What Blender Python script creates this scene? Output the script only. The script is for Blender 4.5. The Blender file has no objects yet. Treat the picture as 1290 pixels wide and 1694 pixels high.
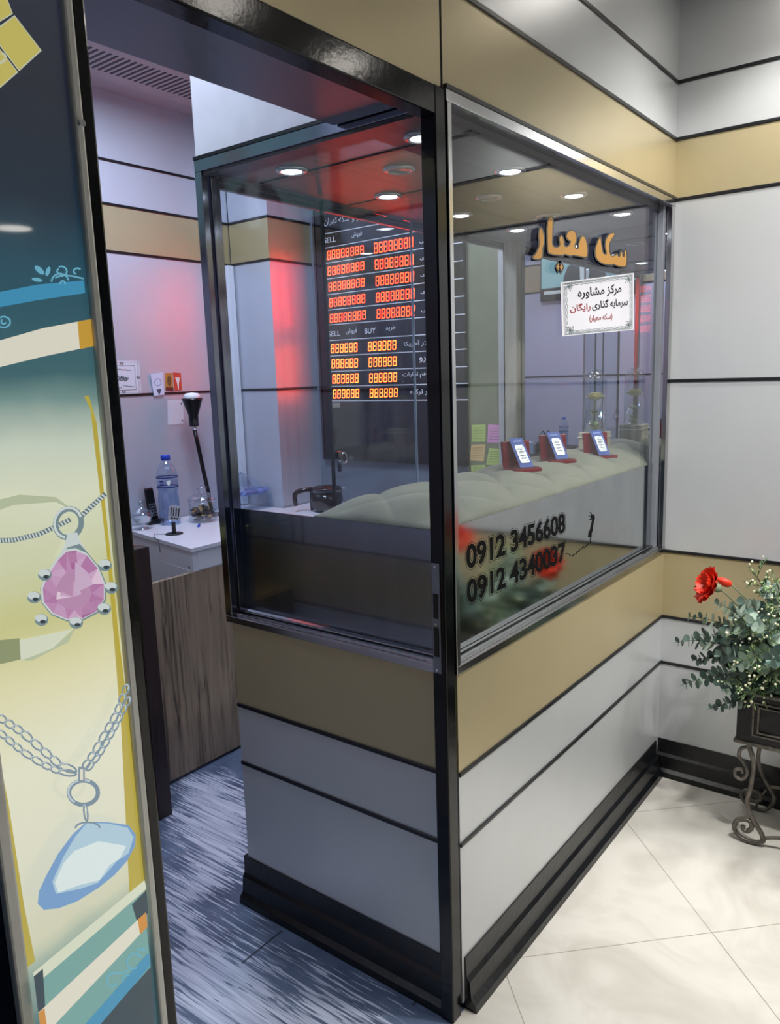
import bpy, bmesh, math, random, unicodedata
import numpy as np
from mathutils import Vector, Matrix, Quaternion
random.seed(7)
C = bpy.context.scene.collection
PI = math.pi

# ------------------------------------------------------------------ camera
FPX, YAW, PITCH, ROLL = 1286.66, 0.9139, 0.1753, -0.0322
CAM = np.array([-1.3523, -0.8809, 1.5])
cy_, sy_, cp_, sp_ = math.cos(YAW), math.sin(YAW), math.cos(PITCH), math.sin(PITCH)
FW = np.array([sy_ * cp_, cy_ * cp_, -sp_]); RT0 = np.array([cy_, -sy_, 0.0]); UP0 = np.cross(RT0, FW)
RT = math.cos(ROLL) * RT0 + math.sin(ROLL) * UP0
UP = -math.sin(ROLL) * RT0 + math.cos(ROLL) * UP0
cam_data = bpy.data.cameras.new('camera')
cam_data.sensor_fit = 'HORIZONTAL'; cam_data.sensor_width = 36.0; cam_data.lens = 36.0 * FPX / 1290.0
cam_data.clip_start = 0.02; cam_data.clip_end = 60
cam = bpy.data.objects.new('camera', cam_data); C.objects.link(cam)
cam.matrix_world = Matrix(((RT[0], UP[0], -FW[0], CAM[0]), (RT[1], UP[1], -FW[1], CAM[1]), (RT[2], UP[2], -FW[2], CAM[2]), (0, 0, 0, 1)))
bpy.context.scene.camera = cam

# ------------------------------------------------------------------ world, lights, exposure
sc = bpy.context.scene
sc.view_settings.view_transform = 'Standard'; sc.view_settings.look = 'None'
sc.view_settings.exposure = 0.0; sc.view_settings.gamma = 1.0
sc.cycles.max_bounces = 12; sc.cycles.transparent_max_bounces = 24; sc.cycles.glossy_bounces = 8
world = bpy.data.worlds.new('world'); sc.world = world; world.use_nodes = True
bg = world.node_tree.nodes['Background']
bg.inputs[0].default_value = (0.30, 0.55, 1.0, 1); bg.inputs[1].default_value = 0.05
WARM = (1.0, 0.975, 0.94); COOL = (0.66, 0.78, 1.0)
def area(name, loc, size, power, col, rot=(0, 0, 0), sizey=None):
    l = bpy.data.lights.new(name, 'AREA'); l.energy = power; l.color = col; l.size = size
    if sizey: l.shape = 'RECTANGLE'; l.size_y = sizey
    o = bpy.data.objects.new(name, l); C.objects.link(o); o.location = loc; o.rotation_euler = rot
    return o
def spot(name, loc, power, col, ang=120, blend=0.8, rad=0.03):
    l = bpy.data.lights.new(name, 'SPOT'); l.energy = power; l.color = col; l.spot_size = math.radians(ang); l.spot_blend = blend; l.shadow_soft_size = rad
    o = bpy.data.objects.new(name, l); C.objects.link(o); o.location = loc
    return o
MALL_LAMPS = [(1.1, -1.18), (0.47, -1.15), (1.08, -0.36), (1.79, -5.04), (1.1, -2.3)]
for i, (x, y) in enumerate(MALL_LAMPS):
    so = spot('mall_lamp_light', (x, y, 2.635), (60, 75, 26, 60, 60)[i], WARM, 118, 0.6, 0.06)
wl = spot('mall_wall_fill', (0.12, -1.0, 2.64), 170, WARM, 95, 1.0, 0.06)   # added fill spot without a real fixture, brightens the panelled wall
wl.rotation_euler = Vector((1.38 - 0.12, 0.45, -1.55)).to_track_quat('-Z', 'Y').to_euler()
BOOTH_LAMPS = [(x, y) for x in (0.12, 0.51, 0.895, 1.275) for y in (0.135, 0.525)]
for x, y in BOOTH_LAMPS:
    spot('booth_lamp_light', (x, y, 1.985), 1.5, (0.86, 0.92, 1.0), 110, 0.7, 0.03)
area('shop_light', (-0.36, 0.80, 2.63), 0.25, 9, COOL, sizey=0.25)
area('shop_light', (0.50, 1.36, 2.63), 0.4, 21, COOL, sizey=0.4)
pl0 = area('mall_fill_light', (0.75, -2.1, 2.64), 0.8, 20, WARM, sizey=0.8); pl0.data.spread = math.radians(110)  # broad fill added for the booth front and right wall, no real ceiling panel

# ------------------------------------------------------------------ helpers
def ray(q): return ((q[0] - 645.0) * RT - (q[1] - 847.0) * UP) / FPX + FW
def on(ax, val, q):
    'the point of the plane axis=val seen at photo pixel q'
    v = ray(q); return CAM + v * ((val - CAM[ax]) / v[ax])
def lin(c): return tuple(((x / 255.0) / 12.92 if x / 255.0 <= 0.04045 else ((x / 255.0 + 0.055) / 1.055) ** 2.4) for x in c)
MATS = {}
def mat(name, rgb=(200, 200, 200), rough=0.5, metal=0.0, emit=None, estr=1.0, var=0.06, nscale=12.0, bump=0.0, bscale=60.0, coat=0.0, spec=0.5, alpha=None, stretch=(1, 1, 1)):
    if name in MATS: return MATS[name]
    m = bpy.data.materials.new(name); m.use_nodes = True; nt = m.node_tree; N = nt.nodes; L = nt.links
    p = N['Principled BSDF']; c = lin(rgb)
    tc = N.new('ShaderNodeTexCoord'); mp = N.new('ShaderNodeMapping'); mp.inputs['Scale'].default_value = stretch
    L.new(tc.outputs['Object'], mp.inputs[0])
    no = N.new('ShaderNodeTexNoise'); no.inputs['Scale'].default_value = nscale; no.inputs['Detail'].default_value = 5
    L.new(mp.outputs[0], no.inputs['Vector'])
    cr = N.new('ShaderNodeValToRGB')
    a = [max(0, v * (1 - var)) for v in c]; b = [min(1, v * (1 + var)) for v in c]
    cr.color_ramp.elements[0].position = 0.3; cr.color_ramp.elements[1].position = 0.7
    cr.color_ramp.elements[0].color = (*a, 1); cr.color_ramp.elements[1].color = (*b, 1)
    L.new(no.outputs[0], cr.inputs[0]); L.new(cr.outputs[0], p.inputs['Base Color'])
    p.inputs['Roughness'].default_value = rough; p.inputs['Metallic'].default_value = metal
    p.inputs['Specular IOR Level'].default_value = spec; p.inputs['Coat Weight'].default_value = coat; p.inputs['Coat Roughness'].default_value = 0.08
    if emit: p.inputs['Emission Color'].default_value = (*lin(emit), 1); p.inputs['Emission Strength'].default_value = estr
    if bump:
        n2 = N.new('ShaderNodeTexNoise'); n2.inputs['Scale'].default_value = bscale; L.new(mp.outputs[0], n2.inputs['Vector'])
        bp = N.new('ShaderNodeBump'); bp.inputs['Strength'].default_value = bump; bp.inputs['Distance'].default_value = 0.01
        L.new(n2.outputs[0], bp.inputs['Height']); L.new(bp.outputs[0], p.inputs['Normal'])
    MATS[name] = m; return m
def glass_mat(name, tint=(0.86, 0.92, 0.93), f0=0.045, rough=0.0, gloss=(1, 1, 1)):
    'clear sheet: transparent + mirror reflection growing towards grazing angles'
    if name in MATS: return MATS[name]
    m = bpy.data.materials.new(name); m.use_nodes = True; nt = m.node_tree; N = nt.nodes; L = nt.links
    N.remove(N['Principled BSDF']); out = N['Material Output']
    tr = N.new('ShaderNodeBsdfTransparent'); tr.inputs[0].default_value = (*tint, 1)
    gl = N.new('ShaderNodeBsdfGlossy'); gl.inputs[0].default_value = (*gloss, 1); gl.inputs['Roughness'].default_value = rough
    lw = N.new('ShaderNodeLayerWeight'); lw.inputs[0].default_value = 0.5
    pw = N.new('ShaderNodeMath'); pw.operation = 'POWER'; pw.inputs[1].default_value = 6.5; L.new(lw.outputs['Facing'], pw.inputs[0])
    ma = N.new('ShaderNodeMath'); ma.operation = 'MULTIPLY_ADD'; ma.inputs[1].default_value = 1 - f0; ma.inputs[2].default_value = f0; L.new(pw.outputs[0], ma.inputs[0])
    nz = N.new('ShaderNodeTexNoise'); nz.inputs['Scale'].default_value = 3.0
    mm = N.new('ShaderNodeMath'); mm.operation = 'MULTIPLY_ADD'; mm.inputs[1].default_value = 0.004; L.new(nz.outputs[0], mm.inputs[0]); L.new(ma.outputs[0], mm.inputs[2])
    mx = N.new('ShaderNodeMixShader'); L.new(mm.outputs[0], mx.inputs[0]); L.new(tr.outputs[0], mx.inputs[1]); L.new(gl.outputs[0], mx.inputs[2])
    L.new(mx.outputs[0], out.inputs['Surface']); MATS[name] = m; return m
def tag(o, label=None, cat=None, group=None, kind=None):
    if label: o['label'] = label
    if cat: o['category'] = cat
    if group: o['group'] = group
    if kind: o['kind'] = kind
    return o
def thing(name, label, cat, loc, group=None):
    o = bpy.data.objects.new(name, None); C.objects.link(o); o.location = loc; o.empty_display_size = 0.05
    return tag(o, label, cat, group)
def wloc(o):
    v = Vector((0, 0, 0))
    while o is not None: v = v + Vector(o.location); o = o.parent
    return v
class MB:
    def __init__(s): s.v = []; s.f = []; s.m = []; s.sm = []
    def add(s, vs, fs, mi=0, smooth=False):
        b = len(s.v); s.v += [tuple(map(float, p)) for p in vs]
        for f in fs: s.f.append([b + i for i in f]); s.m.append(mi); s.sm.append(smooth)
        return s
    def box(s, x0, x1, y0, y1, z0, z1, mi=0):
        vs = [(x, y, z) for z in (z0, z1) for y in (y0, y1) for x in (x0, x1)]
        return s.add(vs, [(0, 2, 3, 1), (4, 5, 7, 6), (0, 1, 5, 4), (2, 6, 7, 3), (0, 4, 6, 2), (1, 3, 7, 5)], mi)
    def tube(s, path, r, n=10, mi=0, closed=False, cap=True):
        P = [Vector(p) for p in path]; k = len(P); R = r if isinstance(r, (list, tuple)) else [r] * k
        T = []
        for i in range(k):
            a = P[(i - 1) % k] if (closed or i > 0) else P[i]; b = P[(i + 1) % k] if (closed or i < k - 1) else P[i]
            t = (b - a); T.append(t.normalized() if t.length > 1e-9 else Vector((0, 0, 1)))
        nrm = T[0].orthogonal().normalized(); vs = []
        for i in range(k):
            if i: nrm = T[i - 1].rotation_difference(T[i]) @ nrm
            nn = (nrm - T[i] * nrm.dot(T[i])).normalized(); bb = T[i].cross(nn)
            for j in range(n):
                a = 2 * PI * j / n; vs.append(P[i] + (nn * math.cos(a) + bb * math.sin(a)) * R[i])
        fs = []
        for i in range(k if closed else k - 1):
            for j in range(n):
                i2 = (i + 1) % k; fs.append((i * n + j, i * n + (j + 1) % n, i2 * n + (j + 1) % n, i2 * n + j))
        s.add(vs, fs, mi, True)
        if cap and not closed: s.add(vs[:n], [tuple(range(n))[::-1]], mi); s.add(vs[-n:], [tuple(range(n))], mi)
        return s
    def lathe(s, prof, c, n=28, mi=0, axis='z', cap=True):
        vs = []; fs = []
        for (r, h) in prof:
            for j in range(n):
                a = 2 * PI * j / n; x, y = r * math.cos(a), r * math.sin(a)
                p = (x, y, h) if axis == 'z' else ((h, x, y) if axis == 'x' else (x, h, y))
                vs.append((c[0] + p[0], c[1] + p[1], c[2] + p[2]))
        for i in range(len(prof) - 1):
            for j in range(n): fs.append((i * n + j, i * n + (j + 1) % n, (i + 1) * n + (j + 1) % n, (i + 1) * n + j))
        s.add(vs, fs, mi, True)
        if cap:
            if prof[0][0] > 1e-4: s.add(vs[:n], [tuple(range(n))[::-1]], mi)
            if prof[-1][0] > 1e-4: s.add(vs[-n:], [tuple(range(n))], mi)
        return s
    def prism(s, poly, d, mi=0):
        'closed solid: planar polygon (3D points) swept by vector d'
        n = len(poly); d = np.array(d, float); P = [np.array(p, float) for p in poly]
        vs = P + [p + d for p in P]
        return s.add(vs, [tuple(range(n))[::-1], tuple(range(n, 2 * n))] + [(i, (i + 1) % n, n + (i + 1) % n, n + i) for i in range(n)], mi)
    def poly(s, P, mi=0): return s.add(P, [tuple(range(len(P)))], mi)
    def ball(s, c, r, n=12, mi=0, sc_=(1, 1, 1)):
        vs = []; fs = []; k = max(6, n // 2 + 2)
        for i in range(k + 1):
            t = PI * i / k
            for j in range(n):
                a = 2 * PI * j / n
                vs.append((c[0] + r * sc_[0] * math.sin(t) * math.cos(a), c[1] + r * sc_[1] * math.sin(t) * math.sin(a), c[2] + r * sc_[2] * math.cos(t)))
        for i in range(k):
            for j in range(n): fs.append((i * n + j, (i + 1) * n + j, (i + 1) * n + (j + 1) % n, i * n + (j + 1) % n))
        return s.add(vs, fs, mi, True)
    def build(s, name, mats, parent=None, bevel=0.0, loc=None):
        me = bpy.data.meshes.new(name)
        off = wloc(parent) if parent is not None else Vector(loc or (0, 0, 0))
        me.from_pydata([(p[0] - off[0], p[1] - off[1], p[2] - off[2]) for p in s.v], [], s.f)
        if not isinstance(mats, (list, tuple)): mats = [mats]
        for m in mats: me.materials.append(m)
        for i, p in enumerate(me.polygons): p.material_index = s.m[i]; p.use_smooth = s.sm[i]
        bm = bmesh.new(); bm.from_mesh(me); bmesh.ops.remove_doubles(bm, verts=bm.verts, dist=1e-6); bmesh.ops.recalc_face_normals(bm, faces=bm.faces); bm.to_mesh(me); bm.free()
        o = bpy.data.objects.new(name, me); C.objects.link(o)
        if parent is not None: o.parent = parent
        elif loc: o.location = loc
        if bevel:
            b = o.modifiers.new('bevel', 'BEVEL'); b.width = bevel; b.segments = 2; b.limit_method = 'ANGLE'
        return o
def struct(o): o['kind'] = 'structure'; return o
def copy_tree(o, parent=None):
    c = o.copy(); C.objects.link(c)
    if parent is not None: c.parent = parent
    for ch in list(o.children): copy_tree(ch, c)
    return c

# --- lettering
FORMS = {}
for cp in list(range(0xFB50, 0xFDD0)) + list(range(0xFE70, 0xFEFD)):
    dcm = unicodedata.decomposition(chr(cp)).split()
    if len(dcm) == 2 and dcm[0][0] == '<': FORMS.setdefault(chr(int(dcm[1], 16)), {})[dcm[0][1:-1]] = chr(cp)
def shape(s):
    'Persian letters to their joined forms, in drawing order (left to right)'
    out = []; s = list(s); RJ = set('اآأدذرزژو'); i = 0
    def is_l(c): return c in FORMS
    while i < len(s):
        c = s[i]
        if not is_l(c): out.append({'(': ')', ')': '('}.get(c, c)); i += 1; continue
        prev = i > 0 and is_l(s[i - 1]) and s[i - 1] not in RJ
        if c == 'ل' and i + 1 < len(s) and s[i + 1] == 'ا':
            out.append('\ufefc' if prev else '\ufefb'); i += 2; continue
        nxt = i + 1 < len(s) and is_l(s[i + 1]) and c not in RJ
        f = FORMS[c]; k = 'medial' if prev and nxt else 'final' if prev else 'initial' if nxt else 'isolated'
        out.append(f.get(k) or f.get('isolated') or c); i += 1
    return ''.join(reversed(out))
def text2d(s, bold=0.0, outline=0.0):
    cu = bpy.data.curves.new('t', 'FONT'); cu.body = shape(s) if any(c in FORMS for c in s) else s
    cu.size = 1.0; cu.offset = bold; cu.resolution_u = 4
    if outline: cu.fill_mode = 'NONE'; cu.bevel_depth = outline; cu.bevel_resolution = 0
    else: cu.fill_mode = 'FRONT'
    o = bpy.data.objects.new('t', cu); C.objects.link(o)
    me = bpy.data.meshes.new_from_object(o.evaluated_get(bpy.context.evaluated_depsgraph_get()))
    V = np.array([v.co[:] for v in me.vertices]).reshape(-1, 3); F = [tuple(p.vertices) for p in me.polygons]
    bpy.data.objects.remove(o); bpy.data.curves.remove(cu); bpy.data.meshes.remove(me)
    return V, F
def bil(q, u, v):
    'q: world points tl, tr, br, bl'
    tl, tr, br, bl = q; return (np.array(bl) * (1 - u) + np.array(br) * u) * (1 - v) + (np.array(tl) * (1 - u) + np.array(tr) * u) * v
def quad_text(mb, s, q, nrm=(0, 0, 0), mi=0, bold=0.0, outline=0.0, box=None):
    V, F = text2d(s, bold, outline)
    if len(V) == 0: return None
    x0, x1, y0, y1 = box or (V[:, 0].min(), V[:, 0].max(), V[:, 1].min(), V[:, 1].max())
    vs = [bil(q, (p[0] - x0) / (x1 - x0), (p[1] - y0) / (y1 - y0)) + np.array(nrm) for p in V]
    mb.add(vs, F, mi); return (x0, x1, y0, y1)
def PQ(ax, val, pts): return [on(ax, val, p) for p in pts]
SEG = {'a': (.10, .91, .90, 1.0), 'g': (.10, .46, .90, .55), 'd': (.10, 0, .90, .09), 'f': (0, .54, .17, .97), 'b': (.83, .54, 1, .97), 'e': (0, .03, .17, .47), 'c': (.83, .03, 1, .47)}
def seg_digits(mb, n, q, last=None):
    for k in range(n):
        segs = 'abcdefg' if not (last and k == n - 1) else last
        for sgm in segs:
            a, b, c, d = SEG[sgm]; u0 = (k + 0.10 + a * .72) / n; u1 = (k + 0.10 + c * .72) / n
            mb.add([bil(q, u0, b), bil(q, u1, b), bil(q, u1, d), bil(q, u0, d)], [(0, 1, 2, 3)])

# ------------------------------------------------------------------ materials
gold = mat('gold_composite_panel', (182, 169, 134), 0.34, 0.35, var=0.03, nscale=4)
grey = mat('silver_composite_panel', (198, 201, 203), 0.34, 0.35, var=0.03, nscale=4)
lilac = mat('pale_composite_panel', (193, 196, 207), 0.36, 0.3, var=0.03, nscale=4)
strip_m = mat('black_rubber_strip', (18, 20, 24), 0.35, 0, var=0.2)
black = mat('black_gloss_paint', (7, 8, 11), 0.13, 0, bump=0.015, bscale=90, var=0.2, spec=0.35)
skirt_m = mat('black_skirting', (15, 17, 21), 0.3, 0, var=0.5, nscale=30, bump=0.1)
steel = mat('stainless_steel', (186, 186, 186), 0.16, 1.0, var=0.06, nscale=8)
dsteel = mat('dark_steel', (110, 112, 118), 0.2, 1.0, var=0.1, nscale=8)
brushed = mat('brushed_steel_sheet', (130, 136, 148), 0.2, 1.0, var=0.08, nscale=20, stretch=(1, 1, 0.05))
alu = mat('pale_aluminium', (196, 196, 190), 0.4, 0.3)
white_lam = mat('white_laminate', (226, 228, 236), 0.25, 0, var=0.01)
white_p = mat('white_paper', (212, 212, 220), 0.7, 0, var=0.02)
black_p = mat('black_plastic', (14, 14, 17), 0.3, 0)
ink = mat('black_ink', (10, 11, 13), 0.6, 0, spec=0.08)
chrome = mat('chrome', (215, 215, 220), 0.08, 1.0)
clear = glass_mat('window_glass', (0.965, 0.98, 0.985), 0.035)
tglass = glass_mat('clear_glassware', (0.87, 0.91, 0.94), 0.14)
lamp_on = mat('lamp_diffuser_lit', (255, 255, 255), 0.5, 0, emit=(240, 246, 255), estr=14, var=0)
mlamp_on = mat('mall_lamp_diffuser', (255, 255, 255), 0.5, 0, emit=(255, 248, 238), estr=16, var=0)
redled = mat('red_led_segments', (255, 40, 20), 0.5, 0, emit=(255, 44, 16), estr=20, var=0)
orled = mat('orange_led_segments', (255, 80, 20), 0.5, 0, emit=(255, 78, 24), estr=16, var=0)

def wood_mat(name, c1, c2, along=2, rough=0.5, scale=1.0):
    if name in MATS: return MATS[name]
    m = bpy.data.materials.new(name); m.use_nodes = True; nt = m.node_tree; N = nt.nodes; L = nt.links; p = N['Principled BSDF']
    tc = N.new('ShaderNodeTexCoord'); mp = N.new('ShaderNodeMapping'); s = [22 * scale] * 3; s[along] = 1.3 * scale; mp.inputs['Scale'].default_value = s
    L.new(tc.outputs['Object'], mp.inputs[0])
    n1 = N.new('ShaderNodeTexNoise'); n1.inputs['Scale'].default_value = 1.0; n1.inputs['Detail'].default_value = 8; n1.inputs['Distortion'].default_value = 1.2; L.new(mp.outputs[0], n1.inputs['Vector'])
    cr = N.new('ShaderNodeValToRGB'); e = cr.color_ramp.elements; e[0].position = 0.3; e[1].position = 0.68; e[0].color = (*lin(c1), 1); e[1].color = (*lin(c2), 1)
    k = e.new(0.45); k.color = (*[(a * .35 + b * .65) for a, b in zip(lin(c1), lin(c2))], 1)
    L.new(n1.outputs[0], cr.inputs[0]); L.new(cr.outputs[0], p.inputs['Base Color']); p.inputs['Roughness'].default_value = rough
    bp = N.new('ShaderNodeBump'); bp.inputs['Strength'].default_value = 0.15; bp.inputs['Distance'].default_value = 0.005; L.new(n1.outputs[0], bp.inputs['Height']); L.new(bp.outputs[0], p.inputs['Normal'])
    MATS[name] = m; return m
desk_wood = wood_mat('weathered_oak_laminate', (78, 66, 55), (172, 152, 128), scale=1.8)
dark_wood = wood_mat('dark_walnut', (26, 18, 16), (58, 42, 36))
brown_wood = wood_mat('brown_walnut', (74, 50, 42), (128, 92, 76))
post_wood = wood_mat('pale_weathered_wood', (112, 108, 94), (176, 170, 150))
ceil_wood = wood_mat('grey_wood_ceiling', (50, 48, 54), (74, 72, 78), along=0, rough=0.36, scale=0.7)

def marble_mat():
    m = bpy.data.materials.new('cream_marble_tiles'); m.use_nodes = True; nt = m.node_tree; N = nt.nodes; L = nt.links; p = N['Principled BSDF']
    tc = N.new('ShaderNodeTexCoord'); sep = N.new('ShaderNodeSeparateXYZ'); L.new(tc.outputs['Object'], sep.inputs[0])
    def M(op, a, b=None, c=None):
        n = N.new('ShaderNodeMath'); n.operation = op
        for i, v in enumerate((a, b, c)):
            if v is None: continue
            if isinstance(v, (int, float)): n.inputs[i].default_value = v
            else: L.new(v, n.inputs[i])
        return n.outputs[0]
    x, y = sep.outputs[0], sep.outputs[1]
    def joint(t, off):
        t = M('DIVIDE', M('SUBTRACT', t, off), 0.823); fr = M('FRACT', M('ADD', t, 50.5)); return M('ABSOLUTE', M('SUBTRACT', fr, 0.5))
    d = M('MINIMUM', joint(M('SUBTRACT', x, y), 1.022), joint(M('ADD', x, y), 0.213))
    jm = M('LESS_THAN', d, 0.0022)
    n1 = N.new('ShaderNodeTexNoise'); n1.inputs['Scale'].default_value = 3.5; n1.inputs['Detail'].default_value = 7; n1.inputs['Distortion'].default_value = 1.5; L.new(tc.outputs['Object'], n1.inputs['Vector'])
    cr = N.new('ShaderNodeValToRGB'); e = cr.color_ramp.elements; e[0].position = 0.28; e[1].position = 0.62; e[0].color = (*lin((186, 182, 173)), 1); e[1].color = (*lin((212, 209, 201)), 1)
    L.new(n1.outputs[0], cr.inputs[0])
    n2 = N.new('ShaderNodeTexNoise'); n2.inputs['Scale'].default_value = 60; L.new(tc.outputs['Object'], n2.inputs['Vector'])
    sp = M('GREATER_THAN', n2.outputs[0], 0.79)
    mx0 = N.new('ShaderNodeMixRGB'); L.new(M('MULTIPLY', sp, 0.3), mx0.inputs[0]); L.new(cr.outputs[0], mx0.inputs[1]); mx0.inputs[2].default_value = (*lin((120, 112, 100)), 1)
    mx = N.new('ShaderNodeMixRGB'); L.new(M('MULTIPLY', jm, 0.75), mx.inputs[0]); L.new(mx0.outputs[0], mx.inputs[1]); mx.inputs[2].default_value = (*lin((120, 112, 98)), 1)
    L.new(mx.outputs[0], p.inputs['Base Color']); p.inputs['Roughness'].default_value = 0.3
    return m
def plank_mat():
    m = bpy.data.materials.new('worn_grey_vinyl_planks'); m.use_nodes = True; nt = m.node_tree; N = nt.nodes; L = nt.links; p = N['Principled BSDF']
    tc = N.new('ShaderNodeTexCoord')
    def M(op, a, b=None, c=None):
        n = N.new('ShaderNodeMath'); n.operation = op
        for i, v in enumerate((a, b, c)):
            if v is None: continue
            if isinstance(v, (int, float)): n.inputs[i].default_value = v
            else: L.new(v, n.inputs[i])
        return n.outputs[0]
    def noise(scale, vec=None, det=6, dist=0.0, off=(0, 0, 0)):
        mp = N.new('ShaderNodeMapping'); mp.inputs['Scale'].default_value = vec or (1, 1, 1); mp.inputs['Location'].default_value = off; L.new(tc.outputs['Object'], mp.inputs[0])
        n = N.new('ShaderNodeTexNoise'); n.inputs['Scale'].default_value = scale; n.inputs['Detail'].default_value = det; n.inputs['Distortion'].default_value = dist; L.new(mp.outputs[0], n.inputs['Vector']); return n.outputs[0]
    sep = N.new('ShaderNodeSeparateXYZ'); L.new(tc.outputs['Object'], sep.inputs[0]); x, y = sep.outputs[0], sep.outputs[1]
    grain = noise(1.0, (95, 3.2, 1), 6, 1.1); big = noise(1.0, (3.2, 2.2, 1), 3, 0.4, (3.1, 1.7, 0)); fine = noise(1.0, (150, 7, 1), 5, 0.8); cloud = noise(7.0)
    # worn track: the print is rubbed to pale streaks along the path people walk
    PTS = [(.34, 1.34), (.20, 1.06), (.04, .94), (-.15, .87), (-.25, .66), (-.28, .35), (-.24, .10)]; best = None
    for (ax, ay), (bx, by) in zip(PTS, PTS[1:]):
        ex, ey = bx - ax, by - ay; l2 = ex * ex + ey * ey; px_, py_ = M('SUBTRACT', x, ax), M('SUBTRACT', y, ay)
        t = M('MINIMUM', 1.0, M('MAXIMUM', 0.0, M('DIVIDE', M('ADD', M('MULTIPLY', px_, ex), M('MULTIPLY', py_, ey)), l2)))
        qx, qy = M('SUBTRACT', px_, M('MULTIPLY', t, ex)), M('SUBTRACT', py_, M('MULTIPLY', t, ey)); dd = M('SQRT', M('ADD', M('MULTIPLY', qx, qx), M('MULTIPLY', qy, qy)))
        best = dd if best is None else M('MINIMUM', best, dd)
    band = M('SUBTRACT', 0.62, M('DIVIDE', best, 0.20))
    wsum = M('ADD', M('MULTIPLY', band, 0.30), M('MULTIPLY', M('SUBTRACT', big, 0.5), 0.55))
    wsum = M('ADD', M('ADD', wsum, fine), M('MULTIPLY', M('SUBTRACT', grain, 0.5), 0.35))
    st = N.new('ShaderNodeMapRange'); st.inputs[1].default_value = 0.50; st.inputs[2].default_value = 0.57; L.new(wsum, st.inputs[0])
    g = N.new('ShaderNodeValToRGB'); e = g.color_ramp.elements; e[0].position = 0.3; e[1].position = 0.62; e[0].color = (*lin((150, 160, 184)), 1); e[1].color = (*lin((216, 222, 238)), 1); L.new(grain, g.inputs[0])
    b = N.new('ShaderNodeValToRGB'); e = b.color_ramp.elements; e[0].position = 0.3; e[1].position = 0.7; e[0].color = (*lin((74, 88, 112)), 1); e[1].color = (*lin((116, 132, 158)), 1); L.new(cloud, b.inputs[0])
    mx = N.new('ShaderNodeMixRGB'); L.new(st.outputs[0], mx.inputs[0]); L.new(b.outputs[0], mx.inputs[1]); L.new(g.outputs[0], mx.inputs[2])
    # plank end joints
    row = M('FLOOR', M('DIVIDE', M('ADD', x, 5.008), 0.146))
    sh = M('MULTIPLY', M('FRACT', M('MULTIPLY', row, 0.37)), 1.2)
    fy = M('FRACT', M('DIVIDE', M('ADD', M('ADD', y, sh), 4.0), 1.2)); je = M('LESS_THAN', fy, 0.005)
    mx2 = N.new('ShaderNodeMixRGB'); L.new(M('MULTIPLY', je, 0.85), mx2.inputs[0]); L.new(mx.outputs[0], mx2.inputs[1]); mx2.inputs[2].default_value = (*lin((22, 26, 36)), 1)
    L.new(mx2.outputs[0], p.inputs['Base Color']); p.inputs['Roughness'].default_value = 0.42
    bp = N.new('ShaderNodeBump'); bp.inputs['Strength'].default_value = 0.12; bp.inputs['Distance'].default_value = 0.003; L.new(fine, bp.inputs['Height']); L.new(bp.outputs[0], p.inputs['Normal'])
    return m

# ------------------------------------------------------------------ the room
Z = dict(st=0.137, l2=0.433, l1=0.607, sill=0.85, m=1.447, top=2.035, u1=2.223, u2=2.395, c=2.66)
D = 2.055; XL = -0.76; XP = 1.55; XC = 1.381
SW = 0.011
LEV = [('st', grey), ('l2', grey), ('l1', gold), ('sill', grey), ('m', grey), ('top', gold), ('u1', grey), ('u2', grey)]
def clad_wall(name, z0, z1, rect, axis, thick, face, lilac_wall=False, strips=True):
    '''panelled wall: axis 'x' or 'y' is the normal, face the coordinate of the visible face, rect=(a0,a1) extent along the other axis, thick signed depth behind the face'''
    a0, a1 = rect; mb = MB(); g = lilac if lilac_wall else grey
    zs = [0.0] + [Z[k] for k, _ in LEV] + [Z['c']]; mi = [0, 0, 0, 1, 0, 0, 1, 0, 0]
    for i in range(len(zs) - 1):
        lo, hi = max(z0, zs[i]), min(z1, zs[i + 1])
        if hi - lo < 1e-4: continue
        k = sorted((face, face + thick))
        if axis == 'y': mb.box(a0, a1, k[0], k[1], lo, hi, mi[i])
        else: mb.box(k[0], k[1], a0, a1, lo, hi, mi[i])
    w = struct(mb.build(name, [g, gold]))
    if strips:
        sgn = -1 if thick > 0 else 1
        for zz in zs[2:-1]:
            if z0 + 0.01 < zz < z1 - 0.01:
                sb = MB(); k = sorted((face - sgn * 0.002, face + sgn * 0.0045))
                if axis == 'y': sb.box(a0, a1, k[0], k[1], zz - SW / 2, zz + SW / 2)
                else: sb.box(k[0], k[1], a0, a1, zz - SW / 2, zz + SW / 2)
                sb.build('joint_strip', strip_m, w, bevel=0.002)
    return w
fl = struct(MB().box(-3.2, 3.0, -6.0, 0.0, -0.06, 0).build('floor', marble_mat()))
fs = struct(MB().box(-3.2, 1.6, 0.0, D + 0.1, -0.06, 0).build('floor_shop', plank_mat()))
clad_wall('wall_right', 0, Z['c'], (-3.4, 0.0), 'x', 0.12, XC)
clad_wall('wall_front', Z['top'], Z['c'], (-0.002, XC), 'y', 0.03, 0.0)
clad_wall('wall_front_left', Z['top'], Z['c'], (-3.0, -0.010), 'y', 0.03, 0.0)
struct(MB().box(-0.010, -0.002, 0.002, 0.03, Z['top'], Z['c']).build('trim_1', strip_m))
clad_wall('wall_back', 0, Z['c'], (XL, 1.27), 'y', 0.1, D, True)
pier = clad_wall('wall_pier', 0, Z['c'], (1.27, XP), 'y', 0.26, 1.79, True)
pb = MB()
for zz in ('sill', 'm', 'top', 'u1', 'u2'): pb.box(1.2655, 1.272, 1.787, D, Z[zz] - SW / 2, Z[zz] + SW / 2)
pb.build('joint_strip', strip_m, pier, bevel=0.002)
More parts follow.
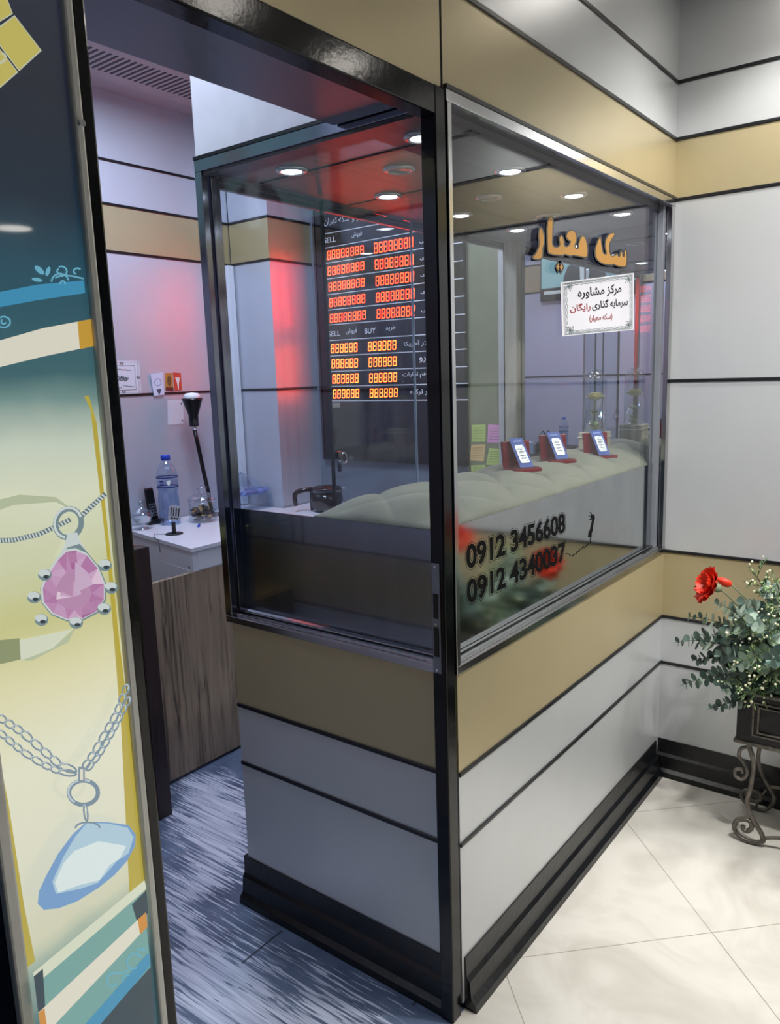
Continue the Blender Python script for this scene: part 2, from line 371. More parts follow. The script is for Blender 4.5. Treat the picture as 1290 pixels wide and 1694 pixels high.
clad_wall('wall_left', 0, Z['c'], (0.06, D), 'x', -0.1, XL, True)
pw = MB(); pw.box(XP, XP + 0.06, 0.0, 1.79, 0, Z['c'], 0)
pwo = struct(pw.build('wall_partition', mat('blue_grey_laminate', (120, 130, 142), 0.3, 0.2)))
MB().box(XP - 0.004, XP, 0.75, 0.912, 0.0, 2.05).build('olive_panel', mat('olive_laminate', (140, 142, 112), 0.4, 0.1), pwo)
MB().box(XP - 0.012, XP, 0.705, 0.722, 0.0, 2.05).build('door_edge', mat('grey_green_paint', (112, 122, 112), 0.4), pwo)
# ceilings
struct(MB().box(-3.2, 3.0, -6.0, 0.0, Z['c'], Z['c'] + 0.05).build('ceiling', mat('white_ceiling_paint', (170, 170, 172), 0.7)))
struct(MB().box(XL, XP, 0.03, D, Z['c'], Z['c'] + 0.05).build('ceiling_shop', mat('lilac_grey_ceiling', (172, 168, 178), 0.6)))
struct(MB().box(XL, -0.012, 0.045, 0.27, 2.022, 2.655).build('ceiling_entrance', mat('dark_composite_soffit', (92, 98, 116), 0.32, 0.45, var=0.03, nscale=4)))
bc = MB(); jx = [0.0, 0.165, 0.54, 0.90, 1.225, XP]; 
bc.box(0.0, XP, 0.03, 0.715, 2.0, 2.03)
bco = struct(bc.build('ceiling_booth', ceil_wood))
for x in (0.17, 0.54, 1.222): MB().box(x - 0.016, x + 0.016, 0.03, 0.70, 1.9975, 2.001).build('ceiling_joint', mat('dark_ceiling_joint', (40, 38, 44), 0.4), bco)
cor = MB()
for i, (y, z) in enumerate(((0.69, 1.998), (0.705, 1.988), (0.72, 1.978))): cor.box(0.03, XP, y, y + 0.016, z, 2.03)
struct(cor.build('trim_2', mat('grey_cornice', (96, 92, 98), 0.3, 0.3), bevel=0.002))
wu = MB(); wu.box(0.0, 0.03, 0.03, 0.735, Z['top'], Z['c'] - 0.002); struct(wu.build('wall_booth_upper', mat('pale_grey_panel', (214, 212, 214), 0.4, 0.1)))
wb2 = MB(); wb2.box(0.03, XP, 0.705, 0.735, 2.03, Z['c'] - 0.002); struct(wb2.build('wall_booth_rear', lilac))
# booth base
cbf = clad_wall('wall_booth_front', 0.02, Z['sill'], (0.012, XC), 'y', 0.03, 0.0)
cbs = clad_wall('wall_booth_side', 0.02, Z['sill'], (0.03, 0.72), 'x', 0.03, 0.0)
def flare(p0, p1, out, z):
    'skirting with a stepped foot: p0,p1 ends on the wall face, out = unit vector away from the wall'
    mb = MB(); prof = [(0.004, z), (0.006, z * 0.62), (0.014, z * 0.55), (0.018, z * 0.22), (0.030, z * 0.14), (0.032, 0.0), (-0.01, 0.0), (-0.01, z)]
    poly = [(p0[0] + out[0] * a, p0[1] + out[1] * a, h) for a, h in prof]
    mb.prism(poly, (p1[0] - p0[0], p1[1] - p0[1], 0)); return mb
struct(flare((0.022, 0.0), (XC - 0.03, 0.0), (0, -1), Z['st']).build('baseboard_front', skirt_m))
struct(flare((0.0, 0.03), (0.0, 0.735), (-1, 0), Z['st']).build('baseboard_side', skirt_m))
struct(flare((XC, -3.4), (XC, 0.0), (-1, 0), Z['st']).build('baseboard_right', skirt_m))
# black door frame: jambs + header
dr = bpy.data.objects.new('door_1', None); C.objects.link(dr); dr.location = (-0.4, 0, 0); struct(dr)
MB().box(-0.036, 0.0, -0.004, 0.031, 0, 2.035).build('jamb', black, dr, bevel=0.003)
MB().box(-0.799, -0.781, -0.026, -0.002, 0, 2.035).build('jamb', black, dr, bevel=0.003)
MB().box(-0.781, -0.036, -0.005, 0.035, 1.982, 2.033).build('header', black, dr, bevel=0.003)
sp = MB().box(-0.0380, -0.0358, 0.008, 0.028, 0.862, 1.105); spo = sp.build('strike_plate', mat('strike_plate_steel', (120, 124, 134), .35, .3), dr, bevel=0.0008)
MB().box(-0.0395, -0.0375, 0.012, 0.024, 0.985, 1.04).box(-0.0395, -0.0375, 0.012, 0.024, 0.90, 0.965).build('latch_slot', black_p, spo)
for zz in (1.098, 0.972, 0.869): MB().lathe([(0.0026, -0.0400), (0.0026, -0.0375)], (0, 0.018, zz), 10, axis='x').build('screw', chrome, spo)

# window frames
def frame_member(parent, *boxes, m=steel, name='frame_bar'):
    mb = MB()
    for b in boxes: mb.box(*b)
    return mb.build(name, m, parent, bevel=0.0012)
w1 = bpy.data.objects.new('window_1', None); C.objects.link(w1); w1.location = (0.7, 0.02, Z['sill']); struct(w1)
GA = 0.034
frame_member(w1, (0.004, XC - 0.001, -0.006, 0.075, Z['sill'] - 0.002, Z['sill'] + 0.016), (0.004, XC, 0.004, 0.016, 0.866, 0.874), (0.004, XC, 0.022, 0.030, 0.866, 0.878), name='sill_rail')
frame_member(w1, (0.0, XC - 0.001, -0.006, 0.045, 2.014, Z['top'] + 0.001), name='top_rail')
frame_member(w1, (0.004, 0.019, -0.006, 0.045, 0.866, 2.014), name='stile')
frame_member(w1, (XC - 0.03, XC - 0.001, -0.004, 0.012, 0.866, 2.014), name='stile')
frame_member(w1, (XC - 0.05, XC - 0.028, 0.016, 0.045, 0.866, 2.014), m=mat('satin_grey_steel', (150, 154, 162), 0.4, 0.5), name='stile')
MB().box(0.0, XC - 0.001, -0.008, 0.0, Z['top'] + 0.001, Z['top'] + 0.009).build('gasket', strip_m, w1)
MB().box(0.019, XC - 0.05, GA, GA + 0.006, 0.872, 2.014).build('glass_pane', clear, w1)
bsteel = mat('blue_grey_steel', (128, 132, 144), 0.16, 1.0, var=0.08, nscale=8)
w2 = bpy.data.objects.new('window_2', None); C.objects.link(w2); w2.location = (0.02, 0.4, Z['sill']); struct(w2)
GB = 0.030
frame_member(w2, (-0.006, 0.075, 0.046, 0.737, Z['sill'] - 0.004, Z['sill'] + 0.014), (0.004, 0.014, 0.05, 0.72, 0.864, 0.872), (0.020, 0.027, 0.05, 0.72, 0.864, 0.876), name='sill_rail')
frame_member(w2, (-0.006, 0.045, 0.046, 0.737, 2.008, Z['top'] + 0.001), m=bsteel, name='top_rail')
frame_member(w2, (-0.006, 0.014, 0.712, 0.737, 0.864, 2.008), (0.018, 0.045, 0.704, 0.72, 0.864, 2.008), m=bsteel, name='stile')
MB().box(-0.008, 0.0, 0.046, 0.737, Z['top'] + 0.001, Z['top'] + 0.009).build('gasket', strip_m, w2)
MB().box(GB, GB + 0.006, 0.046, 0.704, 0.872, 2.008).build('glass_pane', clear, w2)

# ------------------------------------------------------------------ backlit jewellery sign left of the door
YL = -0.022
XS0, XS1 = -0.978, -0.8105
def art(name, rgb, s=0.85, spec=0.5):
    return mat(name, tuple(int(c * .35) for c in rgb), 0.25, 0, emit=rgb, estr=s, var=0.04, coat=0.5)
def zc_(y): return on(1, YL, (85, y))[2]
def poster_base():
    m = bpy.data.materials.new('backlit_poster_ground'); m.use_nodes = True; nt = m.node_tree; N = nt.nodes; L = nt.links; p = N['Principled BSDF']
    tc = N.new('ShaderNodeTexCoord'); sp = N.new('ShaderNodeSeparateXYZ'); L.new(tc.outputs['Object'], sp.inputs[0])
    stops = [(1694, (60, 95, 105)), (1600, (150, 170, 160)), (1540, (214, 214, 186)), (1400, (228, 228, 204)), (1250, (232, 232, 206)), (1120, (226, 222, 176)), (1020, (206, 204, 142)), (930, (212, 216, 176)), (820, (224, 228, 200)), (740, (206, 216, 198)), (670, (120, 150, 145)), (620, (64, 104, 110)), (520, (46, 88, 102)), (430, (34, 74, 92)), (330, (22, 40, 58)), (150, (26, 30, 46)), (0, (34, 36, 54))]
    z0, z1 = zc_(1694), zc_(0)
    nz = N.new('ShaderNodeTexNoise'); nz.inputs['Scale'].default_value = 9; L.new(tc.outputs['Object'], nz.inputs['Vector'])
    ad = N.new('ShaderNodeMath'); ad.operation = 'MULTIPLY_ADD'; ad.inputs[1].default_value = 0.05; L.new(nz.outputs[0], ad.inputs[0]); L.new(sp.outputs[2], ad.inputs[2])
    mr = N.new('ShaderNodeMapRange'); mr.inputs[1].default_value = z0 + .025; mr.inputs[2].default_value = z1 + .025; L.new(ad.outputs[0], mr.inputs[0])
    cr = N.new('ShaderNodeValToRGB'); e = cr.color_ramp.elements
    for i, (y, c) in enumerate(stops):
        q = min(1, max(0, (zc_(y) - z0) / (z1 - z0))); k = e[0] if i == 0 else (e[len(e) - 1] if i == len(stops) - 1 else e.new(q)); k.position = q; k.color = (*lin(c), 1)
    L.new(mr.outputs[0], cr.inputs[0]); L.new(cr.outputs[0], p.inputs['Emission Color']); p.inputs['Emission Strength'].default_value = 0.85
    p.inputs['Base Color'].default_value = (0.05, 0.06, 0.06, 1); p.inputs['Roughness'].default_value = 0.2; p.inputs['Coat Weight'].default_value = 0.8; p.inputs['Coat Roughness'].default_value = 0.03
    return m
def clipx(P, a, keep_lt):
    out = []
    for i in range(len(P)):
        p, q = P[i - 1], P[i]; ip = (p[0] <= a) == keep_lt or p[0] == a; iq = (q[0] <= a) == keep_lt or q[0] == a
        if ip != iq: t = (a - p[0]) / (q[0] - p[0]); out.append(tuple(np.array(p) + t * (np.array(q) - np.array(p))))
        if iq: out.append(tuple(q))
    return out
sign = thing('lightbox_sign', 'tall narrow backlit sign with pendants printed on it, left of the door opening', 'sign', (-0.89, 0.04, 0))
MB().box(XS0 - 0.016, XS1 + 0.012, YL + 0.004, 0.09, 0.0, 2.42).build('case', black_p, sign)
MB().box(XS1, XS1 + 0.012, YL - 0.008, YL + 0.01, 0, 2.42).build('edge_profile', alu, sign, bevel=0.003)
MB().box(XS0 - 0.016, XS0, YL - 0.008, YL + 0.01, 0, 2.42).build('edge_profile', alu, sign, bevel=0.003)
MB().lathe([(0.004, YL - 0.012), (0.004, YL - 0.006)], (XS1 + 0.007, 0, on(1, YL, (123, 206))[2]), 12, axis='y').build('profile_screw', chrome, sign)
po = MB(); amats = [poster_base()]; layer = [0]
def A_(rgb_name, rgb, pts, s=0.85, lift=None, dup=True):
    m = art(rgb_name, rgb, s)
    if m not in amats: amats.append(m)
    layer[0] += 1
    P = [tuple(on(1, YL, q)) for q in pts]; P = clipx(clipx(P, XS0, False), XS1, True)
    if len(P) > 2: po.poly([(p[0], YL - 0.00012 * layer[0], p[2]) for p in P], amats.index(m))
def stroke(name, rgb, pts, w, s=0.85):
    'printed line of pixel width w along pts'
    for i in range(len(pts) - 1):
        a, b = np.array(pts[i], float), np.array(pts[i + 1], float); d = b - a; n = np.array([-d[1], d[0]]) / (np.linalg.norm(d) + 1e-9) * w / 2
        e = d / (np.linalg.norm(d) + 1e-9) * w * .25
        layer[0] -= 1; A_(name, rgb, [a - e + n, b + e + n, b + e - n, a - e - n], s)
    layer[0] += 1
def arc(c, rx, ry, a0, a1, n=14, rot=0):
    o = []
    for i in range(n + 1):
        t = a0 + (a1 - a0) * i / n; x, y = rx * math.cos(t), ry * math.sin(t)
        o.append((c[0] + x * math.cos(rot) - y * math.sin(rot), c[1] + x * math.sin(rot) + y * math.cos(rot)))
    return o
po.poly([(XS0, YL, 0.02), (XS1, YL, 0.02), (XS1, YL, 2.41), (XS0, YL, 2.41)], 0)
T2 = 2 * PI
# side tint of the printed ground
A_('poster_ochre', (196, 178, 74), [(139, 655), (147, 655), (246, 1455), (214, 1478), (200, 1200), (172, 860), (160, 700)], .75)
A_('poster_ochre', (196, 178, 74), [(0, 1260), (14, 1330), (40, 1500), (58, 1590), (26, 1616), (0, 1440)], .7)
# gold diamonds
for P in ([(24, 28), (66, 83), (31, 115), (-14, 56)], [(-30, -30), (0, -30), (19, 22), (-4, 36), (-30, 20)], [(-30, 70), (-8, 74), (27, 119), (-4, 146), (-30, 120)]):
    c = np.mean(P, 0); A_('poster_diamond_rim', (196, 200, 176), [c + (np.array(p) - c) * 1.07 for p in P], .8); A_('poster_diamond', (196, 184, 96), P, .85)
stroke('poster_diamond_rim', (196, 200, 176), arc((-6, 96), 14, 9, -1.5, 1.6), 5)
# swooshes, top
A_('poster_blue', (66, 146, 184), [(-20, 490), (0, 483), (60, 471), (138, 464), (140, 485), (60, 497), (0, 508), (-20, 514)])
A_('poster_white_band', (226, 222, 204), [(-20, 570), (0, 563), (70, 543), (150, 528), (156, 572), (70, 590), (0, 607), (-20, 613)])
A_('poster_gold_end', (206, 160, 62), [(127, 532), (150, 528), (156, 572), (131, 578)], .8)
for c, r0, rot in (((64, 447), (10, 4.5), .75), ((78, 449), (8, 3.6), -1.25), ((60, 463), (9, 3.2), .2)):
    A_('poster_ornament', (108, 176, 200), arc(c, r0[0], r0[1], 0, T2, 14, rot))
for P in (arc((98, 466), 14, 13, PI, T2 - .2), arc((100, 449), 9, 8, -2.0, 2.0), arc((97, 449), 4, 4, 1.0, 4.2), arc((102, 470), 4, 5, PI, T2), [(90, 460), (100, 455), (118, 457), (136, 461)], arc((126, 449), 6, 5, 2, 5.6), arc((4, 533), 11, 9, -2.2, 2.2), arc((4, 532), 4, 4, .5, 4)):
    stroke('poster_ornament', (108, 176, 200), P, 2.6)
# pale ribbon shadows behind the pendants
A_('poster_haze', (196, 206, 172), [(-20, 830), (30, 818), (90, 822), (128, 850), (90, 830), (20, 835), (-20, 850)], .75)
A_('poster_green_shade', (150, 160, 118), [(-20, 1060), (30, 1055), (32, 1090), (-20, 1102)], .75)
A_('poster_pale', (222, 228, 204), [(30, 1058), (80, 1048), (118, 1040), (80, 1076), (32, 1092)], .8)
A_('poster_haze', (196, 206, 172), [(124, 1036), (110, 1062), (50, 1092), (32, 1092), (84, 1072)], .75)
# rope chain + bail + pink pendant
def rope(P, w, name='poster_silver', rgb=(206, 216, 214)):
    stroke('poster_rope_dark', (110, 128, 132), P, w, .75)
    for i in range(len(P) - 1):
        a, b = np.array(P[i], float), np.array(P[i + 1], float); L_ = np.linalg.norm(b - a); k = max(1, int(L_ / 5)); d = (b - a) / L_; n = np.array([-d[1], d[0]])
        for j in range(k):
            c = a + (b - a) * (j + .5) / k; layer[0] -= 1; A_(name, rgb, [c - d * 2.0 - n * w * .42, c + d * .6 - n * w * .45, c + d * 2.0 + n * w * .42, c - d * .6 + n * w * .45])
        layer[0] += 1
rope([(-15, 894), (20, 893), (60, 884), (92, 870), (112, 860)], 8); rope([(133, 852), (150, 836), (170, 818)], 8)
stroke('poster_silver_dark', (122, 142, 146), arc((110, 865), 21, 24, 0, T2, 22, .3), 9); stroke('poster_silver', (206, 216, 214), arc((109, 864), 22, 25, 1.5, 5.6, 16, .3), 4)
A_('poster_silver', (206, 216, 214), [(108, 882), (124, 880), (130, 896), (142, 914), (92, 924), (104, 900)])
A_('poster_silver_dark', (122, 142, 146), [(108, 905), (128, 899), (142, 914), (96, 922)])
tear = [(122, 910), (140, 918), (158, 940), (168, 965), (168, 990), (156, 1010), (132, 1022), (108, 1023), (84, 1013), (69, 995), (67, 972), (76, 950), (92, 926), (106, 912)]
c = np.array((119, 970)); A_('poster_silver_dark', (122, 142, 146), [c + (np.array(p) - c) * 1.08 for p in tear]); A_('poster_silver', (206, 216, 214), [c + (np.array(p) - c) * 1.05 + (-1, -1) for p in tear])
A_('poster_pink', (188, 142, 178), tear)
cen = (116, 986)
FC = [('poster_pink_deep', (158, 92, 140)), ('poster_pink_light', (206, 176, 204)), ('poster_pink_pale', (228, 206, 222)), ('poster_pink', (188, 142, 178)), ('poster_pink_mid', (172, 116, 160))]
rnd = random.Random(3); n = len(tear)
for i in range(n):
    k = FC[rnd.randrange(5)]; a, b = np.array(tear[i]), np.array(tear[(i + 1) % n]); m_ = (a + b) / 2 * .6 + np.array(cen) * .4
    layer[0] -= 1; A_(k[0], k[1], [a, b, m_]); k = FC[rnd.randrange(5)]; layer[0] -= 1; A_(k[0], k[1], [m_, b * .6 + np.array(cen) * .4 if 0 else (b + np.array(tear[(i + 2) % n])) / 2 * .6 + np.array(cen) * .4, b])
layer[0] += 1
for i in range(9):
    k = FC[rnd.randrange(5)]; a = rnd.uniform(0, T2); r = rnd.uniform(14, 32); layer[0] -= 1
    A_(k[0], k[1], [cen, (cen[0] + r * math.cos(a), cen[1] + r * math.sin(a)), (cen[0] + r * math.cos(a + .5), cen[1] + r * math.sin(a + .5) * 1.0)])
layer[0] += 1
A_('poster_pink_light', (206, 176, 204), [(120, 928), (140, 945), (150, 966), (120, 980)])
for q in ((70, 950), (52, 987), (64, 1024), (121, 1029), (167, 1006), (168, 934), (178, 971)):
    A_('poster_silver_dark', (122, 142, 146), arc(q, 11.5, 10, 0, T2)); A_('poster_silver', (206, 216, 214), arc((q[0] - 1, q[1] - 3), 10, 6.5, 0, T2)); A_('poster_silver_black', (56, 70, 78), arc((q[0] + 2, q[1] + 3), 5, 3, 0, T2), .6)
# double chain, ring, blue drop
def chain(P, w):
    for i in range(len(P) - 1):
        a, b = np.array(P[i], float), np.array(P[i + 1], float); L_ = np.linalg.norm(b - a); k = max(1, int(L_ / 15)); rot = math.atan2(*(b - a)[::-1])
        for j in range(k):
            c = a + (b - a) * (j + .5) / k; stroke('poster_chain', (128, 148, 162), arc(c, L_ / k * .55, w, 0, T2, 10, rot), 3.0); stroke('poster_chain_light', (196, 208, 212), arc(c - 1, L_ / k * .5, w * .9, 2.4, 4.6, 5, rot), 1.5)
chain([(-10, 1182), (30, 1208), (62, 1236), (92, 1262), (118, 1272)], 6); chain([(-10, 1206), (28, 1238), (62, 1260), (90, 1272), (116, 1276)], 5)
chain([(202, 1130), (184, 1176), (166, 1206), (146, 1240), (128, 1266)], 5); chain([(204, 1150), (176, 1204), (152, 1244), (132, 1268)], 4)
stroke('poster_chain', (128, 148, 162), arc((126, 1305), 24, 20, 0, T2, 24), 7); stroke('poster_chain_light', (196, 208, 212), arc((125, 1304), 24, 20, 2.2, 5.2, 16), 3)
A_('poster_chain', (128, 148, 162), [(117, 1262), (128, 1262), (128, 1288), (117, 1288)]); A_('poster_white_band', (226, 222, 204), [(120, 1266), (125, 1266), (125, 1284), (120, 1284)])
chain([(128, 1325), (131, 1350)], 3)
drop = [(131, 1352), (165, 1353), (200, 1358), (212, 1374), (211, 1392), (198, 1416), (176, 1440), (148, 1462), (116, 1482), (84, 1494), (60, 1496), (50, 1486), (52, 1466), (64, 1440), (84, 1404), (108, 1372)]
A_('poster_drop_blue', (118, 160, 206), drop)
A_('poster_drop_light', (176, 206, 222), [(131, 1354), (165, 1355), (198, 1362), (208, 1378), (200, 1404), (180, 1418), (150, 1452), (120, 1462), (80, 1470), (74, 1450), (92, 1410), (112, 1376)])
A_('poster_drop_pale', (222, 236, 234), [(110, 1400), (150, 1384), (196, 1392), (186, 1412), (168, 1424), (152, 1448), (118, 1456), (84, 1468), (78, 1452), (92, 1420)])
A_('poster_drop_blue', (118, 160, 206), [(186, 1412), (198, 1416), (176, 1440), (148, 1462), (152, 1448), (168, 1432)])
stroke('poster_chain', (128, 148, 162), arc((132, 1362), 20, 9, PI, T2), 3)
# swooshes, bottom
A_('poster_pale', (222, 228, 204), [(26, 1612), (226, 1448), (229, 1462), (32, 1632)])
A_('poster_teal', (118, 166, 160), [(32, 1630), (229, 1464), (232, 1502), (38, 1676)])
A_('poster_dark_teal', (52, 74, 86), [(22, 1622), (58, 1592), (62, 1654), (30, 1680)], .7)
A_('poster_dark_teal', (52, 74, 86), [(205, 1488), (229, 1464), (232, 1502), (214, 1518)], .7)
A_('poster_teal', (118, 166, 160), [(64, 1694), (229, 1524), (236, 1590), (140, 1700), (60, 1730)], .75)
A_('poster_dark_teal', (52, 74, 86), [(140, 1694), (236, 1590), (250, 1760), (80, 1760)], .8)
A_('poster_white_band', (232, 232, 224), [(38, 1675), (228, 1500), (230, 1524), (50, 1712), (36, 1720)])
A_('poster_orange', (214, 146, 62), [(38, 1675), (60, 1656), (66, 1696), (40, 1720)], .8); A_('poster_orange', (214, 146, 62), [(214, 1512), (228, 1500), (230, 1524), (218, 1537)], .8)
A_('poster_blue', (96, 172, 212), [(114, 1698), (232, 1566), (235, 1588), (138, 1700)])
for P in (arc((173, 1610), 9, 12, .2, 5.0, 14, .4), [(176, 1601), (192, 1598), (206, 1592)], arc((208, 1580), 11, 13, .6, 5.2, 14, .5), arc((219, 1566), 6, 7, .6, 5, 10, .5), arc((196, 1612), 8, 9, 3, 5.2), [(221, 1563), (229, 1561)]):
    stroke('poster_ornament', (108, 176, 200), P, 2.4)
po.build('poster', amats, sign)

# ------------------------------------------------------------------ counter behind the windows
def ch(x, y):
    t = min(1, max(0, (y - 0.052) / 0.385)); prof = max(0, math.sin(PI * t)) ** 0.55
    e = min(1, max(0, (x - 0.044) / 0.16)); e = math.sin(e * PI / 2) ** 0.6 if e > 0 else 0
    u, v = (x + y * 0.95 + 0.06) / 0.235, (x - y * 0.95 + 0.13) / 0.235
    q = (abs(math.sin(PI * u)) * abs(math.sin(PI * v))) ** 0.38
    return 1.158 + 0.064 * prof * e * (0.62 + 0.38 * q)
cnt = thing('display_counter', 'grey metal fronted counter with a tufted grey-green suede top behind the booth windows', 'counter', (0.75, 0.25, 0.0))
MB().box(0.0195, XC - 0.051, 0.0315, 0.0335, 0.8785, 1.166).build('front_panel', mat('grey_polished_sheet', (190, 195, 197), 0.10, 1.0), cnt)
MB().box(0.040, 0.044, 0.052, 0.702, 0.876, 1.156).build('side_panel', brushed, cnt)
MB().box(0.05, 1.535, 0.055, 0.43, 0.02, 1.14).build('body', lilac, cnt)
suede = mat('grey_green_suede', (116, 117, 103), 0.9, 0, var=0.14, nscale=7, bump=0.15, bscale=300)
mb = MB(); nx, ny = 260, 70; vs = []
for i in range(nx + 1):
    for j in range(ny + 1):
        x = 0.044 + (1.534 - 0.044) * i / nx; y = 0.051 + 0.385 * j / ny; vs.append((x, y, ch(x, y)))
mb.add(vs, [(i * (ny + 1) + j, (i + 1) * (ny + 1) + j, (i + 1) * (ny + 1) + j + 1, i * (ny + 1) + j + 1) for i in range(nx) for j in range(ny)], 0, True)
ring = [i * (ny + 1) for i in range(nx + 1)] + [nx * (ny + 1) + j for j in range(1, ny + 1)] + [i * (ny + 1) + ny for i in range(nx - 1, -1, -1)] + [j for j in range(ny - 1, 0, -1)]
b0 = len(mb.v); k = len(ring); mb.v += [(mb.v[i][0], mb.v[i][1], 1.141) for i in ring]
for a in range(k): mb.f.append([ring[a], ring[(a + 1) % k], b0 + (a + 1) % k, b0 + a]); mb.m.append(0); mb.sm.append(False)
mb.build('padded_top', suede, cnt)
mb = MB()
for (x, y) in [(0.117 * i, 0.0) for i in range(0)]: pass
# mirror at the far end of the counter, wood post and conduit beside it
mirror = tag(MB().box(1.531, 1.548, 0.045, 0.642, 1.0, 1.998).build('wall_mirror', mat('mirror_silvering', (226, 230, 236), 0.012, 1.0, var=0.0)), 'frameless mirror at the far end of the padded counter', 'mirror')
struct(MB().box(1.494, 1.548, 0.646, 0.700, 0, 1.999).build('trim_3', post_wood, bevel=0.002))
tag(MB().box(1.530, 1.5495, 0.724, 0.750, 0.0, 1.9775).build('cable_conduit', alu, bevel=0.002), 'white cable conduit standing between the olive panel and the wooden post', 'conduit')
tag(MB().box(1.225, 1.262, 2.025, 2.052, 0.885, 2.03).build('cable_conduit', white_lam, bevel=0.003), 'white cable conduit running up the inner corner beside the pier', 'conduit')

# sliding glass door at the back of the booth
sd = thing('sliding_glass_door', 'clear sliding glass panel with a ring pull at the back of the booth', 'glass door', (0.62, 0.7, 0.90))
MB().box(0.40, 0.83, 0.676, 0.682, 0.90, 1.99).build('glass_pane', glass_mat('door_glass', (0.90, 0.93, 0.95), 0.05), sd)
MB().box(0.394, 0.400, 0.674, 0.684, 0.90, 1.99).build('edge_strip', mat('dark_glass_edge', (20, 30, 36), 0.2), sd)
MB().box(0.83, 0.8335, 0.675, 0.683, 0.90, 1.99).build('edge_strip', mat('pale_glass_edge', (160, 176, 190), 0.2), sd)
MB().tube([(0.441 + 0.013 * math.cos(a), 0.672, 1.252 + 0.017 * math.sin(a)) for a in np.linspace(0, T2, 24, endpoint=False)], 0.0022, 8, closed=True).build('ring_pull', chrome, sd)
MB().box(0.408, 0.425, 0.665, 0.676, 1.255, 1.275).lathe([(0.006, 1.215), (0.006, 1.255)], (0.416, 0.67, 0), 12).build('lock', dsteel, sd)

# ------------------------------------------------------------------ LED price board
BX = 1.524
board = thing('led_price_board', 'black price board with red digit rows and white lettering on the partition behind the booth', 'price board', (1.537, 1.32, 1.09))
MB().box(BX, XP, 0.908, 1.735, 1.092, 2.36).build('panel', mat('black_acrylic', (9, 11, 17), 0.08, 0, var=0.1, coat=0.6), board, bevel=0.002)
MB().box(BX - 0.004, XP, 1.735, 1.747, 1.092, 2.36).build('edge_frame', dsteel, board)
def c7(x, y): return (500 + x / 4.235, 320 + y / 4.235)
FXB = BX - 0.0012
def BQ(tl, tr, br, bl): return PQ(0, FXB, [c7(*tl), c7(*tr), c7(*br), c7(*bl)])
rowsU = [((172, 404), (434, 362), (436, 421), (172, 467)), ((175, 517), (438, 474), (438, 534), (175, 578)), ((181, 627), (442, 589), (440, 650), (181, 687)), ((186, 737), (445, 703), (445, 765), (187, 797)), ((191, 847), (451, 817), (449, 880), (190, 907))]
rowsR = [((498, 348), (781, 301), (781, 375), (500, 422)), ((505, 466), (786, 424), (786, 499), (506, 535)), ((511, 580), (789, 543), (787, 616), (510, 649)), ((514, 697), (793, 662), (791, 735), (514, 763)), ((519, 812), (797, 783), (794, 856), (518, 880))]
rowsL = [((199, 1057), (391, 1045), (391, 1108), (197, 1119)), ((203, 1163), (395, 1154), (393, 1219), (202, 1227)), ((209, 1270), (399, 1261), (398, 1326), (208, 1332)), ((213, 1375), (403, 1369), (402, 1432), (211, 1437))]
rowsM = [((459, 1040), (664, 1027), (662, 1093), (457, 1106)), ((463, 1151), (667, 1141), (666, 1208), (461, 1216)), ((467, 1262), (669, 1253), (668, 1318), (465, 1326)), ((471, 1369), (674, 1364), (672, 1425), (469, 1432))]
def fit(rows, n, m, last_row=None):
    for i, r in enumerate(rows):
        mb = MB(); seg_digits(mb, n, BQ(*r), last_row if (last_row and i == len(rows) - 1) else None); mb.build('digit_row', m, board)
fit(rowsU, 8, redled); fit(rowsR, 8, redled, 'abdegf'); fit(rowsL, 6, orled); fit(rowsM, 6, orled)
wtxt = mat('white_board_print', (205, 208, 214), 0.5, 0, emit=(200, 204, 212), estr=0.25)
ln = MB()
for a, b in (((150, 285), (640, 196)), ((155, 384), (835, 260)), ((160, 491), (838, 386)), ((163, 601), (841, 508)), ((170, 711), (845, 628)), ((175, 818), (848, 748)), ((180, 922), (850, 868)), ((183, 1032), (853, 990)), ((190, 1140), (857, 1105)), ((195, 1248), (858, 1223)), ((200, 1353), (860, 1337)), ((204, 1453), (862, 1448))):
    dx = 270; m_ = (b[1] - a[1]) / (b[0] - a[0]); b = (a[0] + 960, a[1] + m_ * 960) if b[0] > 700 else b
    q = BQ((a[0], a[1] - 2.5), (b[0], b[1] - 3.5), (b[0], b[1] + 3.5), (a[0], a[1] + 2.5)); ln.add([(FXB + 0.0004, p[1], p[2]) for p in q], [(0, 1, 2, 3)])
ln.build('rule_lines', wtxt, board)
